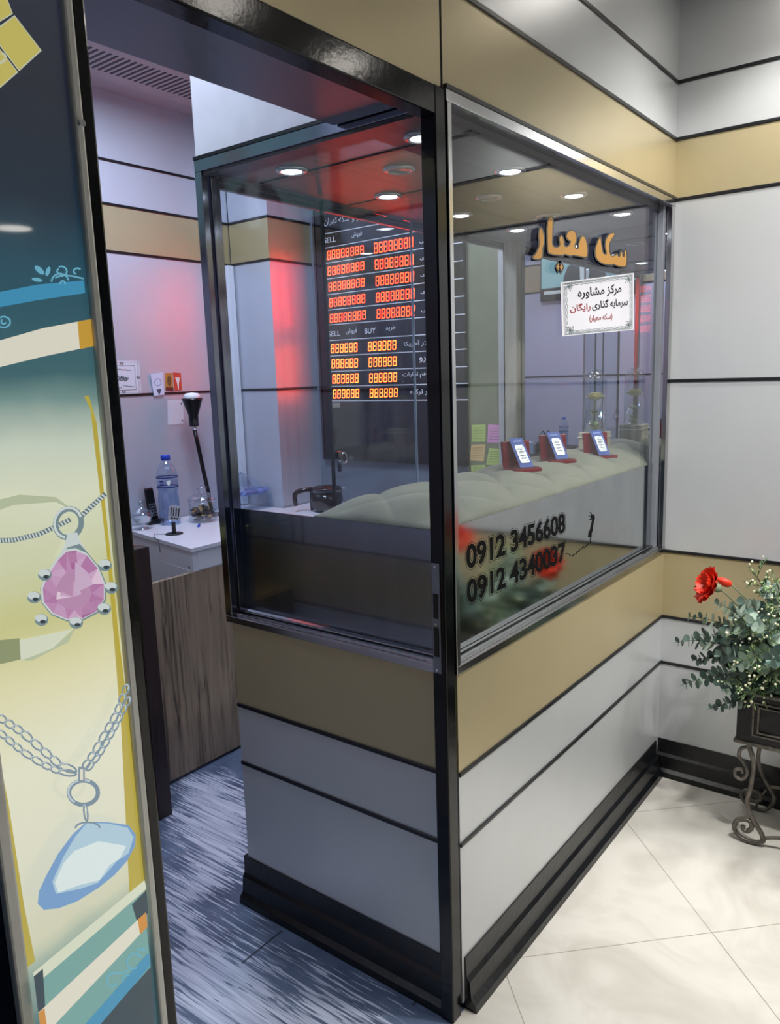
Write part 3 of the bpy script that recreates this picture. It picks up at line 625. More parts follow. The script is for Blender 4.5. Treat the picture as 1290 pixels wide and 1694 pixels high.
for s, q in (('جواهر و سکه تهران', ((150, 178), (480, 124), (483, 180), (152, 232))), ('فروش', ((345, 270), (416, 258), (418, 303), (346, 315))), ('SELL', ((152, 313), (234, 300), (234, 338), (152, 350))), ('خرید', ((690, 200), (760, 188), (762, 228), (692, 240))),
             ('SELL', ((182, 968), (265, 962), (265, 997), (182, 1003))), ('فروش', ((306, 945), (380, 940), (382, 985), (307, 990))), ('BUY', ((436, 946), (514, 940), (514, 978), (436, 984))), ('خرید', ((582, 930), (652, 925), (654, 960), (584, 965))),
             ('دلار آمریکا', ((710, 1032), (905, 1020), (906, 1066), (712, 1078))), ('یورو', ((818, 1145), (912, 1138), (914, 1182), (820, 1186))), ('درهم امارات', ((700, 1252), (905, 1244), (908, 1292), (704, 1296))), ('لیر ترکیه', ((752, 1372), (905, 1366), (908, 1412), (756, 1416))),
             ('سکه امامی', ((820, 322), (1010, 296), (1010, 340), (820, 350))), ('سکه بهاری', ((824, 440), (1012, 414), (1012, 458), (824, 468))), ('نیم بهاری', ((826, 560), (1012, 536), (1012, 578), (826, 588))), ('ربع بهاری', ((828, 680), (1012, 660), (1012, 700), (828, 708))), ('یک گرمی', ((832, 802), (1014, 786), (1014, 826), (832, 832)))):
    mb = MB(); quad_text(mb, s, BQ(*q), bold=0.006); mb.build('printed_lettering', wtxt, board)
q = BQ((204, 1467), (266, 1465), (266, 1498), (204, 1500)); MB().add(q, [(0, 1, 2, 3)]).build('maker_sticker', mat('beige_sticker', (150, 144, 132), 0.6), board)

# ------------------------------------------------------------------ downlights
def downlight(name, x, y, zc, r, lit, label, group, ringm):
    t = thing(name, label, 'lamp', (x, y, zc), group)
    MB().lathe([(r * 1.55, zc), (r * 1.55, zc - 0.003), (r * 1.25, zc - 0.007), (r, zc - 0.005), (r, zc)], (x, y, 0), 32, cap=False).build('trim_ring', ringm, t)
    MB().lathe([(r, zc - 0.004), (r * 0.6, zc - (0.007 if lit else 0.002)), (0.0005, zc - (0.008 if lit else 0.001))], (x, y, 0), 32, cap=False).build('diffuser', lit if lit else mat('unlit_lamp_glass', (120, 122, 126), 0.15), t)
    return t
ringm = mat('satin_lamp_ring', (176, 176, 180), 0.25, 0.7)
nm = {0.12: 'first', 0.51: 'second', 0.895: 'third', 1.275: 'fourth'}
for x, y in BOOTH_LAMPS:
    downlight('recessed_downlight', x, y, 2.0, 0.026, lamp_on, 'lit round downlight in the booth ceiling, %s from the door along the %s row' % (nm[x], 'front' if y < .3 else 'back'), 'lit downlights in the booth ceiling', ringm)
for x, lb in ((0.30, 'nearest the door'), (0.74, 'in the middle'), (1.13, 'nearest the mirror')):
    downlight('recessed_downlight', x, 0.33, 2.0, 0.026, None, 'unlit round downlight in the centre line of the booth ceiling, %s' % lb, 'unlit downlights in the booth ceiling', ringm)
for x, y in MALL_LAMPS: downlight('mall_downlight', x, y, Z['c'], 0.13 if y < -4 else 0.085, mlamp_on, 'round lit downlight in the white mall ceiling', 'mall downlights', mat('white_lamp_ring', (230, 230, 230), 0.4))

# ------------------------------------------------------------------ lettering on the front glass
YG = GA - 0.0008; YD = 0.0310
def c2(x, y): return (860 + x / 5.16, 330 + y / 5.16)
L1 = [[(176, 238), (190, 265), (204, 310), (203, 370), (190, 425), (192, 445), (186, 498), (160, 507), (112, 503), (112, 488), (136, 466), (163, 412), (168, 360), (161, 310), (167, 268)],
      [(266, 140), (278, 180), (275, 300), (272, 385), (290, 410), (330, 412), (346, 380), (336, 335), (350, 310), (364, 326), (371, 352), (374, 398), (398, 410), (424, 392), (438, 352), (414, 344), (396, 320), (406, 282), (436, 265), (466, 276), (482, 310), (478, 350), (462, 400), (480, 428), (502, 420), (504, 380), (520, 328), (536, 311), (556, 330), (570, 380), (576, 440), (570, 488), (545, 490), (452, 470), (430, 480), (380, 462), (364, 476), (252, 464), (238, 430), (234, 200)],
      [(325, 548), (338, 575), (325, 602), (312, 575)], [(353, 550), (367, 578), (353, 605), (340, 578)],
      [(684, 320), (692, 350), (698, 398), (716, 372), (734, 392), (734, 440), (744, 468), (762, 452), (756, 402), (768, 356), (806, 300), (800, 284), (762, 298), (778, 300), (768, 330), (776, 362), (772, 420), (776, 488), (814, 482), (828, 466), (836, 490), (855, 490), (861, 446), (870, 450), (876, 494), (893, 490), (893, 440), (901, 430), (909, 470), (909, 540), (900, 572), (832, 565), (800, 547), (788, 556), (720, 550), (680, 530), (656, 505), (643, 470), (646, 420), (664, 362)]]
L1[4] = [(684, 320), (690, 352), (692, 384), (700, 440), (716, 470), (742, 472), (738, 440), (729, 392), (736, 340), (762, 300), (801, 285), (806, 300), (770, 352), (757, 402), (763, 450), (776, 488), (814, 482), (828, 466), (836, 490), (855, 490), (861, 446), (870, 450), (876, 494), (893, 490), (893, 440), (901, 430), (909, 470), (909, 540), (900, 572), (832, 565), (800, 547), (788, 556), (720, 550), (680, 530), (656, 505), (643, 470), (646, 420), (664, 362)]
def curve_fill(polys, off):
    cu = bpy.data.curves.new('c', 'CURVE'); cu.dimensions = '2D'; cu.fill_mode = 'FRONT'; cu.offset = off
    for P in polys:
        s = cu.splines.new('POLY'); s.points.add(len(P) - 1); s.use_cyclic_u = True
        a = sum(P[i - 1][0] * P[i][1] - P[i][0] * P[i - 1][1] for i in range(len(P)))
        if a < 0: P = P[::-1]
        for i, p in enumerate(P): s.points[i].co = (p[0], p[1], 0, 1)
    o = bpy.data.objects.new('c', cu); C.objects.link(o); me = bpy.data.meshes.new_from_object(o.evaluated_get(bpy.context.evaluated_depsgraph_get()))
    V = [tuple(v.co) for v in me.vertices]; F = [tuple(p.vertices) for p in me.polygons]
    bpy.data.objects.remove(o); bpy.data.curves.remove(cu); bpy.data.meshes.remove(me); return V, F
def smooth(P):
    o = []
    for i in range(len(P)):
        a, b = np.array(P[i]), np.array(P[(i + 1) % len(P)]); o += [tuple(a * .78 + b * .22), tuple(a * .22 + b * .78)]
    return o
goldp = mat('gold_sign_vinyl', (186, 132, 40), 0.35, 0.1, var=0.02); blk_sign = mat('black_sign_acrylic', (14, 13, 14), 0.2)
lt = thing('shop_name_lettering', 'gold Persian letters with black edges on the upper front glass', 'lettering', tuple(on(1, YG, c2(505, 380))))
offs = {}
for wi, (polys, word) in enumerate(((L1[:4], 'word'), (L1[4:], 'word'))):
    pl = [smooth(P) if len(P) > 5 else P for P in polys]
    gx = MB(); V, F = curve_fill(pl, 0.0)
    gx.add([on(1, YG - 0.009, c2(v[0], v[1])) for v in V], F)
    for P in pl:   # side walls of the gold face
        pass
    gobj = gx.build('gold_face', goldp, lt)
    bx = MB()
    for dx, dy, yy in ((0, 0, -0.0086), (-3, 4, -0.006), (-6, 8, -0.003), (-9, 11, -0.0006)):
        V, F = curve_fill(pl, 11.0); bx.add([on(1, YG + yy, c2(v[0] + dx, v[1] + dy)) for v in V], F)
    bx.build('black_edge', blk_sign, lt)
hz = MB(); hz.add([on(1, YG - 0.0095, c2(*p)) for p in [(266, 152), (258, 168), (268, 170), (254, 182), (246, 184), (270, 184), (272, 176), (264, 172), (270, 164)]], [tuple(range(9))]); hz.build('black_mark', blk_sign, lt)
def c4(x, y): return (740 + x / 3.486, 820 + y / 3.486)
for s, q, lb in (('0912 3456608', ((108, 285), (678, 96), (680, 212), (112, 430)), 'upper black telephone number with thin outlines on the grey sheet of the front window'), ('0912 4340037', ((112, 490), (680, 262), (682, 378), (116, 630)), 'lower black telephone number with thin outlines on the grey sheet of the front window')):
    W_ = PQ(1, YD, [c4(*p) for p in q]); t = thing('phone_number_decal', lb, 'lettering', tuple(np.mean(W_, 0)), 'telephone numbers on the front glass')
    mb = MB(); bx = quad_text(mb, s, W_, bold=0.03); mb.build('digits', ink, t)
    mb = MB(); quad_text(mb, s, W_, (0, 0.0002, 0), bold=0.085, outline=0.006, box=bx); mb.build('outline', ink, t)
hs = thing('handset_decal', 'small black telephone receiver drawing with a curly cord on the front window', 'decal', tuple(on(1, YD, c4(800, 250))))
mb = MB(); Pq = [(828, 110), (846, 108), (850, 130), (842, 160), (836, 205), (832, 212), (830, 240), (812, 240), (816, 206), (822, 202), (832, 158), (836, 140), (828, 138)]
mb.prism(PQ(1, YD, [c4(*p) for p in Pq]), (0, -0.0004, 0)); mb.build('receiver', ink, hs)
mb = MB()
for P in ([(826, 240), (824, 272), (800, 290), (790, 300), (784, 292), (776, 306), (762, 310), (756, 326), (748, 322), (740, 338), (728, 338), (722, 350), (708, 346), (702, 336), (684, 334)], [(824, 96), (832, 106)], [(816, 116), (828, 120)], [(820, 140), (828, 132)]):
    mb.tube(PQ(1, YD, [c4(*p) for p in P]), 0.0011, 6)
mb.build('cord', ink, hs)
# printed notice taped behind the glass
NQ = PQ(1, YG - 0.001, [c2(345, 708), c2(972, 626), c2(972, 1112), c2(360, 1168)])
nt_ = thing('printed_notice', 'white printed notice with a leafy grey border and Persian lines, on the front glass', 'notice', tuple(np.mean(NQ, 0)))
mb = MB(); mb.prism(NQ, (0, 0.0006, 0)); mb.build('sheet', white_p, nt_)
def NP(u, v): return bil(NQ, u, v) + np.array((0, -0.0004, 0))
gb = mat('grey_green_print', (92, 112, 112), 0.6)
mb = MB()
def npath(P, r): mb.tube([NP(*p) for p in P], r, 5)
for e in (0.025, 0.04): npath([(e, e), (1 - e, e), (1 - e, 1 - e), (e, 1 - e), (e, e)], 0.0005)
for k in range(2):
    for fx in (lambda t: (t, .07 + .018 * math.sin(t * 34 + k * PI)), lambda t: (t, .93 + .018 * math.sin(t * 34 + k * PI)), lambda t: (.06 + .012 * math.sin(t * 26 + k * PI), t), lambda t: (.94 + .012 * math.sin(t * 26 + k * PI), t)):
        npath([fx(.08 + .84 * i / 50) for i in range(51)], 0.0005)
for cx, cy in ((.09, .1), (.91, .1), (.09, .9), (.91, .9)):
    for i in range(9):
        a = i * T2 / 9; r = .05 + .02 * (i % 2); npath([(cx, cy), (cx + r * math.cos(a) * .7 + .01, cy + r * math.sin(a)), (cx + r * 1.25 * math.cos(a + .3) * .7, cy + r * 1.25 * math.sin(a + .3))], 0.0008)
mb.build('border', gb, nt_)
red_ink = mat('dark_red_ink', (140, 40, 44), 0.6)
for s, q, m_ in (('مرکز مشاوره', (.20, .80, .64, .85), ink), ('سرمایه گذاری', (.38, .90, .41, .60), ink), ('رایگان', (.10, .36, .41, .58), red_ink), ('(سکه معیار)', (.34, .66, .20, .34), red_ink)):
    mb = MB(); quad_text(mb, s, [NP(q[0], q[3]), NP(q[1], q[3]), NP(q[1], q[2]), NP(q[0], q[2])], bold=0.022); mb.build('printed_line', m_, nt_)

# ------------------------------------------------------------------ red presentation boxes on the padded counter
redbox = mat('dark_red_lacquer', (112, 22, 30), 0.25, 0, var=0.1, coat=0.3); redin = mat('dark_red_lining', (70, 16, 22), 0.6)
cardblue = mat('royal_blue_card', (44, 74, 150), 0.5); silverbar = mat('silver_bar', (196, 202, 204), 0.3, 0.6, bump=0.3, bscale=200)
def jewel_box(x, y, rz, label, slope=0.0):
    z = ch(x, y) - 0.002
    t = thing('presentation_box', label, 'jewellery box', (x, y, z), 'open red boxes on the padded counter')
    o = lambda a, b, c: (x + a, y + b, z + c)
    mb = MB(); mb.box(x - .052, x + .052, y - .040, y + .034, z, z + .012); mb.build('base', redbox, t, bevel=0.002)
    MB().box(x - .046, x + .046, y - .035, y + .026, z + .0122, z + .0135).build('lining', redin, t)
    mb = MB(); mb.prism([o(-.052, .030, .012), o(-.052, .037, .012), o(-.052, .052, .092), o(-.052, .036, .094)], (.104, 0, 0)); mb.build('lid', redbox, t, bevel=0.002)
    c = MB(); c.prism([o(-.018, -.020, .0142), o(.032, -.020, .0142), o(.016, .024, .102), o(-.034, .024, .102)], (0, .002, .0008)); cd = c.build('card', cardblue, t)
    def cp(u, v): return (x + (-.018 + .05 * u) - .016 * v, y - .020 + .044 * v - 0.0016, z + .0142 + .088 * v)
    b = MB(); P = []
    for (uu, vv) in ((.24, .16), (.76, .16), (.84, .22), (.84, .72), (.76, .78), (.24, .78), (.16, .72), (.16, .22)): P.append(cp(uu, vv))
    b.prism(P, (0, -.0015, -.0006)); b.build('bar', silverbar, cd)
    ml = MB()
    for v0, a, bb in ((.88, .2, .8), ): ml.add([cp(a, v0), cp(bb, v0), cp(bb, v0 + .05), cp(a, v0 + .05)], [(0, 1, 2, 3)])
    ml.build('printed_line', mat('pale_blue_ink', (130, 150, 200), .6), cd)
    m2 = MB()
    for v0 in (.30, .40, .52, .62): m2.add([np.array(cp(.3, v0)) + (0, -.0022, 0), np.array(cp(.7, v0)) + (0, -.0022, 0), np.array(cp(.7, v0 + .03)) + (0, -.0022, 0), np.array(cp(.3, v0 + .03)) + (0, -.0022, 0)], [(0, 1, 2, 3)])
    m2.build('stamped_lines', mat('grey_print', (110, 116, 120), .5), cd)
    t.rotation_euler = (0, slope, rz); t.scale = (.88, .88, .92); return t
jewel_box(0.665, 0.185, -0.52, 'open red box with blue card, nearest the door of the three on the cushion')
jewel_box(0.905, 0.185, -0.62, 'open red box with blue card, middle of the three on the cushion')
jewel_box(1.195, 0.165, -0.62, 'open red box with blue card, in front of the glass dome')

# ------------------------------------------------------------------ rose under a glass dome
dx, dy = 1.335, 0.245; dz = ch(dx, dy) - 0.006
dome = thing('rose_dome', 'pale rose under a tall glass dome on the padded counter before the mirror', 'ornament', (dx, dy, dz))
MB().box(dx - .044, dx + .044, dy - .044, dy + .044, dz, dz + .068).build('wooden_base', post_wood, dome, bevel=0.003)
MB().lathe([(.040, dz + .068), (.040, dz + .236), (.038, dz + .256), (.030, dz + .276), (.018, dz + .288), (.001, dz + .292)], (dx, dy, 0), 32).build('glass_dome', tglass, dome)
def leaf(mb, b, d, nrm, ln, w, mi=0, cup=0.15, tip=0.5):
    b = Vector(b); d = Vector(d).normalized(); nrm = Vector(nrm); s = d.cross(nrm).normalized(); nn = s.cross(d).normalized(); vs = [b]; pr = [(.12, .5), (.35, .95), (.55, 1.0), (.78, .72), (.93, .36)]
    L_ = []; R_ = []; M_ = []
    for t, ww in pr:
        if tip > .8: ww = min(1.0, math.sqrt(max(0, 1 - (2 * t - 1) ** 2)) * 1.05)
        c = b + d * (ln * t); M_.append(c + nn * 0); L_.append(c + s * (w / 2 * ww) + nn * (cup * w * ww)); R_.append(c - s * (w / 2 * ww) + nn * (cup * w * ww))
    e = b + d * ln; V = [b] + L_ + M_ + R_ + [e]; k = len(pr); F = [(0, 1, 1 + k), (0, 1 + k, 1 + 2 * k)]
    for i in range(k - 1): F += [(1 + i, 2 + i, 2 + k + i, 1 + k + i), (1 + k + i, 2 + k + i, 2 + 2 * k + i, 1 + 2 * k + i)]
    F += [(k, 3 * k + 1, 2 * k), (2 * k, 3 * k + 1, 3 * k)]; mb.add(V, F, mi, True)
petal_m = mat('cream_rose_petal', (226, 218, 172), 0.6, var=0.15, nscale=40); rose_g = mat('rose_leaf_green', (112, 134, 78), 0.5, var=0.3, nscale=30)
rs = MB()
rx, ry, rz_ = dx, dy, dz + .178
for ring_, (npet, tilt, sz) in enumerate(((5, 1.2, .040), (5, .8, .038), (4, .45, .034), (3, .2, .028))):
    for i in range(npet):
        a = T2 * i / npet + ring_ * .6; dr_ = (math.sin(tilt) * math.cos(a), math.sin(tilt) * math.sin(a), math.cos(tilt)); up_ = (-math.cos(tilt) * math.cos(a), -math.cos(tilt) * math.sin(a), math.sin(tilt))
        leaf(rs, (rx, ry, rz_), dr_, up_, sz, sz * 1.15, 0, .18, 1)
rs.build('rose_petals', petal_m, dome)
MB().tube([(dx + .003, dy, dz + .068), (dx - .004, dy + .003, dz + .11), (dx, dy, dz + .178)], .0018, 8).build('rose_stem', mat('stem_green', (60, 78, 50), .6), dome)
rl = MB(); r4 = random.Random(4)
for i in range(16):
    a = r4.uniform(0, T2); h = r4.choice([.075, .085, .095, .13, .14]); leaf(rl, (dx, dy, dz + h - .006), (math.cos(a), math.sin(a), r4.uniform(.1, .9)), (0, 0, 1), r4.uniform(.024, .036), .022)
rl.build('rose_leaves', rose_g, dome)
rb = MB(); rb.tube([(dx - .046, dy - .046, dz + .05), (dx + .046, dy - .046, dz + .05), (dx + .046, dy + .046, dz + .05), (dx - .046, dy + .046, dz + .05)], .0016, 6, closed=True)
for s_ in (-1, 1): rb.tube([(dx - .046, dy - .046, dz + .05), (dx - .058, dy - .046 + s_ * .014, dz + .062), (dx - .06, dy - .046 + s_ * .02, dz + .046), (dx - .047, dy - .046, dz + .05)], .0014, 6)
rb.build('ribbon', mat('pale_ribbon', (206, 206, 198), .6), dome)

# ------------------------------------------------------------------ sticky notes on the olive panel
for P, rgb, cn, lb in (([(780, 703), (803, 702), (803, 731), (780, 731)], (188, 206, 120), 'green_note', 'pale green sticky note, topmost on the left of the olive panel'),
                   ([(807.5, 702), (832, 704), (832, 733), (806, 732)], (222, 158, 196), 'pink_note', 'pink sticky note at the top right of the olive panel'),
                   ([(779.5, 736), (803, 735), (800, 763), (777, 762)], (232, 196, 132), 'orange_note', 'pale orange sticky note below the green one on the olive panel'),
                   ([(809, 741), (832, 743), (829, 770), (804, 769)], (188, 206, 120), 'green_note', 'pale green sticky note below the pink one on the olive panel'),
                   ([(779, 770), (803, 769), (802, 786), (780, 785)], (192, 206, 124), 'green_note', 'pale green sticky note lowest on the olive panel')):
    W_ = PQ(0, XP - 0.0055, P); t = thing('sticky_note', lb, 'note', tuple(np.mean(W_, 0)), 'sticky notes on the olive panel')
    MB().prism(W_, (0.001, 0, 0)).build('sheet', mat(cn, rgb, .8, var=.04), t)
    mb = MB()
    for v in (.2, .35, .5, .65, .8):
        mb.tube([bil(W_, .12 + .76 * i / 14, v + .03 * math.sin(i * 2.3 + v * 9)) + np.array((-.0004, 0, 0)) for i in range(15)], .0005, 4)
    mb.build('handwriting', mat('faint_ink', (120, 120, 90), .7), t)

# ------------------------------------------------------------------ desk along the back wall
dk = thing('reception_desk', 'white topped desk with a weathered wood front panel against the back wall', 'desk', (0.8, 1.75, 0))
MB().box(0.266, 1.525, 1.46, 1.478, 0.012, 0.786).build('front_panel', desk_wood, dk, bevel=0.002)
MB().box(0.266, 0.284, 1.478, 2.03, 0.012, 0.77).build('end_panel', desk_wood, dk)
mb = MB(); top = [(.447, 1.452), (1.527, 1.452), (1.527, 1.78), (1.262, 1.78), (1.262, 2.045), (.556, 2.045)]
mb.prism([(x, y, .864) for x, y in top], (0, 0, .017)); mb.build('white_top', white_lam, dk, bevel=0.0015)
mb = MB(); mb.prism([(x, y, .7865) for x, y in [(.456, 1.46), (1.524, 1.46), (1.524, 1.77), (1.25, 1.77), (1.25, 2.035), (.564, 2.035)]], (0, 0, .0772)); mb.prism([(x, y, .30) for x, y in [(.457, 1.4795), (1.50, 1.4795), (1.50, 1.77), (1.25, 1.77), (1.25, 2.035), (.565, 2.035)]], (0, 0, .487)); cab = mb.build('white_carcass', white_lam, dk)
MB().box(.478, 1.52, 1.4575, 1.4605, .790, .861).build('drawer_front', white_lam, dk, bevel=0.001)
sl = np.array((.564 - .456, 2.035 - 1.46)) / np.linalg.norm((.564 - .456, 2.035 - 1.46))
MB().ball((.4555 + sl[0] * .03, 1.46 + sl[1] * .03, .80), .004, 10).build('screw_cover', black_p, dk)
DZ = 0.881
# showcase at the left wall
sh = thing('showcase_cabinet', 'dark wooden showcase with a glass shelf and a lit gold interior, beside the door post', 'cabinet', (-0.3, 1.5, 0))
mb = MB(); mb.box(.098, .153, 1.29, 1.345, 0, .965); mb.build('corner_post', dark_wood, sh, bevel=0.002)
MB().box(-.745, .098, 1.292, 1.312, 0.03, .66).build('front_panel', dark_wood, sh, bevel=0.002)
MB().box(.135, .152, 1.345, 1.72, 0.0, .965).build('side_panel', brown_wood, sh)
MB().box(-.745, .135, 1.71, 1.725, 0.0, .965).build('back_panel', brown_wood, sh)
MB().box(-.745, .098, 1.295, 1.71, .66, .675).build('display_floor', mat('gold_display_base', (176, 140, 84), .35, .3), sh)
MB().box(-.745, .135, 1.60, 1.612, .675, .93).build('brown_backdrop', mat('brown_velvet', (96, 66, 48), .8, var=.15), sh)
mb = MB(); mb.box(-.745, .098, 1.36, 1.71, .945, .965); mb.build('top', dark_wood, sh)
MB().box(-.745, .10, 1.293, 1.36, .938, .946).build('glass_shelf', glass_mat('green_shelf_glass', (.6, .8, .74), .12), sh, bevel=0.002)
MB().box(-.6, .05, 1.37, 1.38, .936, .943).build('light_strip', mat('warm_light_strip', (255, 220, 150), .5, emit=(255, 206, 130), estr=6, var=0), sh)
MB().box(.02, .096, 1.2885, 1.292, .06, .63).build('door_panel', dark_wood, sh, bevel=0.003)
MB().tube([(.045, 1.288, .40), (.062, 1.276, .36), (.066, 1.274, .32), (.060, 1.276, .28), (.045, 1.288, .24)], .0022, 8).build('handle', chrome, sh)
for yy in (1.46, 1.52): MB().lathe([(.006, .1515), (.006, .1535)], (0, yy, .93), 12, axis='x').build('screw_cap', black_p, sh)
cf = MB(); P0 = on(2, 0.012, (250, 1405)); cf.tube([(P0[0] - .05, P0[1] + .02, .012), (P0[0] - .004, P0[1], .012)], .010, 12); cf.ball((P0[0] - .004, P0[1], .012), .012, 12)
tag(cf.build('door_stop', chrome), 'small chrome rod end lying on the shop floor beside the door post', 'door stop')

# ------------------------------------------------------------------ things on the desk
def T(name, label, cat, loc, group=None): return thing(name, label, cat, loc, group)
# water bottle
def bottle(name, label, x, y, z, H, R, mcap, band):
    t = T(name, label, 'bottle', (x, y, z)); k = H / .30
    pr = [(R * .5, z + .002), (R * .92, z), (R, z + .012 * k)]
    for i in range(9): pr += [(R * (.97 + .03 * (i % 2)), z + (.02 + .012 * i) * k)]
    pr += [(R * .90, z + .135 * k), (R * .88, z + .145 * k), (R, z + .16 * k), (R, z + .21 * k), (R * .93, z + .228 * k), (R * .72, z + .255 * k), (R * .42, z + .272 * k), (R * .34, z + .276 * k), (R * .34, z + .283 * k)]
    MB().lathe(pr, (x, y, 0), 32).build('body', glass_mat('bottle_plastic', (.84, .90, .97), .07), t)
    MB().lathe([(R * .9, z + .006), (R * .94, z + .02 * k), (R * .94, z + .125 * k), (R * .86, z + .14 * k), (R * .94, z + .165 * k), (R * .94, z + .19 * k)], (x, y, 0), 24).build('water', glass_mat('bottle_water', (.80, .88, .97), .06), t)
    MB().lathe([(R * .44, z + .278 * k), (R * .44, z + .297 * k), (R * .40, z + .300 * k)], (x, y, 0), 24).build('cap', mcap, t)
    lb = MB(); lb.lathe([(R * 1.012, z + .162 * k), (R * 1.012, z + .167 * k)], (x, y, 0), 32, cap=False); lb.lathe([(R * 1.012, z + .203 * k), (R * 1.012, z + .208 * k)], (x, y, 0), 32, cap=False)
    lo = lb.build('label_bands', band, t)
    fm = MB(); a0 = math.atan2(CAM[1] - y, CAM[0] - x)
    def sp_(a, h): return (x + R * 1.016 * math.cos(a0 + a), y + R * 1.016 * math.sin(a0 + a), z + h * k)
    for (a, h, rr) in ((.05, .187, .006), (.18, .190, .005), (.1, .180, .006)): fm.add([sp_(a + rr / R * math.cos(q), h + rr * math.sin(q) * 1.2) for q in np.linspace(0, T2, 8, endpoint=False)], [tuple(range(8))])
    fm.build('label_flower', mat('white_flower_print', (236, 238, 230), .6), lo)
    wv = MB()
    for h in (.178, .191): wv.add([sp_(a, hh) for a, hh in ((-.75, h - .004), (-.35, h - .004), (-.35, h + .003), (-.75, h + .003))], [(0, 1, 2, 3)])
    wv.build('label_print', band, lo)
    return t
bluecap = mat('blue_plastic', (36, 70, 190), .35); bandm = mat('dark_blue_label', (32, 50, 120), .4)
bottle('water_bottle', 'large clear water bottle with a blue cap on the white desk', .728, 1.945, DZ, .305, .046, bluecap, bandm)
bottle('water_bottle', 'small clear water bottle with a blue cap on the showcase, seen in the mirror', -.50, 1.40, .966, .21, .033, bluecap, bandm)
# sugar bowl
x, y = .588, 1.95
t = T('sugar_bowl', 'small cut glass footed sugar bowl with a knobbed lid on the white desk', 'bowl', (x, y, DZ))
MB().lathe([(.026, DZ), (.026, DZ + .004), (.010, DZ + .012), (.012, DZ + .018), (.034, DZ + .032), (.044, DZ + .055), (.046, DZ + .064)], (x, y, 0), 16).build('bowl', tglass, t)
MB().lathe([(.001, DZ + .022), (.028, DZ + .032), (.036, DZ + .050), (.020, DZ + .056), (.001, DZ + .058)], (x, y, 0), 16).build('sugar', mat('white_sugar', (232, 234, 240), .8, bump=.5, bscale=300), t)
MB().lathe([(.049, DZ + .066), (.040, DZ + .074), (.022, DZ + .088), (.008, DZ + .096), (.007, DZ + .102), (.012, DZ + .112), (.010, DZ + .122), (.001, DZ + .126)], (x, y, 0), 16).build('lid', tglass, t)
# candy jar
x, y = .842, 1.86
t = T('candy_jar', 'round lidded glass jar of wrapped sweets on the white desk', 'jar', (x, y, DZ))
MB().lathe([(.050, DZ), (.060, DZ + .006), (.063, DZ + .02), (.063, DZ + .090), (.058, DZ + .094)], (x, y, 0), 32).build('jar', tglass, t)
MB().lathe([(.067, DZ + .096), (.067, DZ + .102), (.055, DZ + .114), (.030, DZ + .126), (.014, DZ + .132), (.013, DZ + .140), (.024, DZ + .148), (.022, DZ + .156), (.001, DZ + .160)], (x, y, 0), 32).build('lid', tglass, t)
mb = MB(); r5 = random.Random(5)
for i in range(95):
    a = r5.uniform(0, T2); r = .046 * math.sqrt(r5.random()); c = (x + r * math.cos(a), y + r * math.sin(a), DZ + .014 + .052 * r5.random()); k = 0 if r5.random() < .82 else 1
    mb.ball(c, .0095, 6, k, (1.3, .8, .7)); d_ = Vector((r5.uniform(-1, 1), r5.uniform(-1, 1), r5.uniform(-.5, .5))).normalized() * .014
    mb.add([c, (c[0] + d_.x + .004, c[1] + d_.y, c[2] + d_.z + .005), (c[0] + d_.x, c[1] + d_.y + .004, c[2] + d_.z - .005)], [(0, 1, 2)], k)
o = mb.build('sweets', [mat('dark_sweet_wrapper', (46, 42, 40), .25, .3), mat('gold_sweet_wrapper', (206, 180, 96), .2, .9)], t); o['kind'] = 'stuff'
# telephone handset
x, y = .705, 2.015
t = T('cordless_phone', 'black cordless telephone standing upright behind the large water bottle', 'telephone', (x, y, DZ))
mb = MB(); mb.box(x - .05, x + .03, y - .02, y + .02, DZ, DZ + .022); mb.build('cradle', black_p, t, bevel=0.005)
mb = MB(); mb.prism([(x - .034, y - .004, DZ + .022), (x + .012, y - .004, DZ + .022), (x + .004, y + .008, DZ + .16), (x - .040, y + .008, DZ + .16)], (0, .014, 0)); mb.build('handset', black_p, t, bevel=0.006)
mb = MB()
for r in range(5):
    for c in range(3): mb.box(x - .028 + c * .012 - r * .0008, x - .020 + c * .012 - r * .0008, y - .006 + .0012 * r, y - .003 + .0014 * r, DZ + .036 + r * .012, DZ + .043 + r * .012)
mb.build('keypad', mat('grey_keys', (90, 92, 98), .5), t)
# slotted panel on a round stand
x, y = .590, 1.74
t = T('slotted_panel_stand', 'small pale slotted panel on a round black stand on the white desk', 'stand', (x, y, DZ))
MB().lathe([(.036, DZ), (.036, DZ + .003), (.030, DZ + .005)], (x, y, 0), 32).build('base', black_p, t)
MB().box(x - .008, x + .008, y - .004, y + .004, DZ + .004, DZ + .05).build('post', black_p, t, bevel=0.001)
th = -.15; ctr = np.array((x, y - .012, DZ + .088)); ux = np.array((math.cos(-.9), math.sin(-.9), 0)); uz = np.array((0, 0, 1.))
def pp(a, b): a, b = a * math.cos(th) - b * math.sin(th), a * math.sin(th) + b * math.cos(th); return ctr + ux * a + uz * b
mb = MB(); R0 = [(-.024, -.030), (.018, -.030), (.024, -.022), (.024, .030), (-.018, .032), (-.024, .024)]; nv = np.array((-uz[1] * ux[2] + ux[1], -ux[0], 0)); mb.prism([pp(*p) for p in R0], nv * -.006); pl = mb.build('panel', mat('pale_grey_plastic', (176, 178, 184), .4), t)
mb = MB()
for i in range(4): a = -.016 + i * .0105; mb.prism([pp(a, -.012), pp(a + .004, -.012), pp(a + .004, .022), pp(a, .022)], nv * .0008)
for i in range(3): a = -.012 + i * .011; mb.prism([pp(a, -.024), pp(a + .007, -.024), pp(a + .007, -.018), pp(a, -.018)], nv * .0008)
mb.build('slots', black_p, pl)
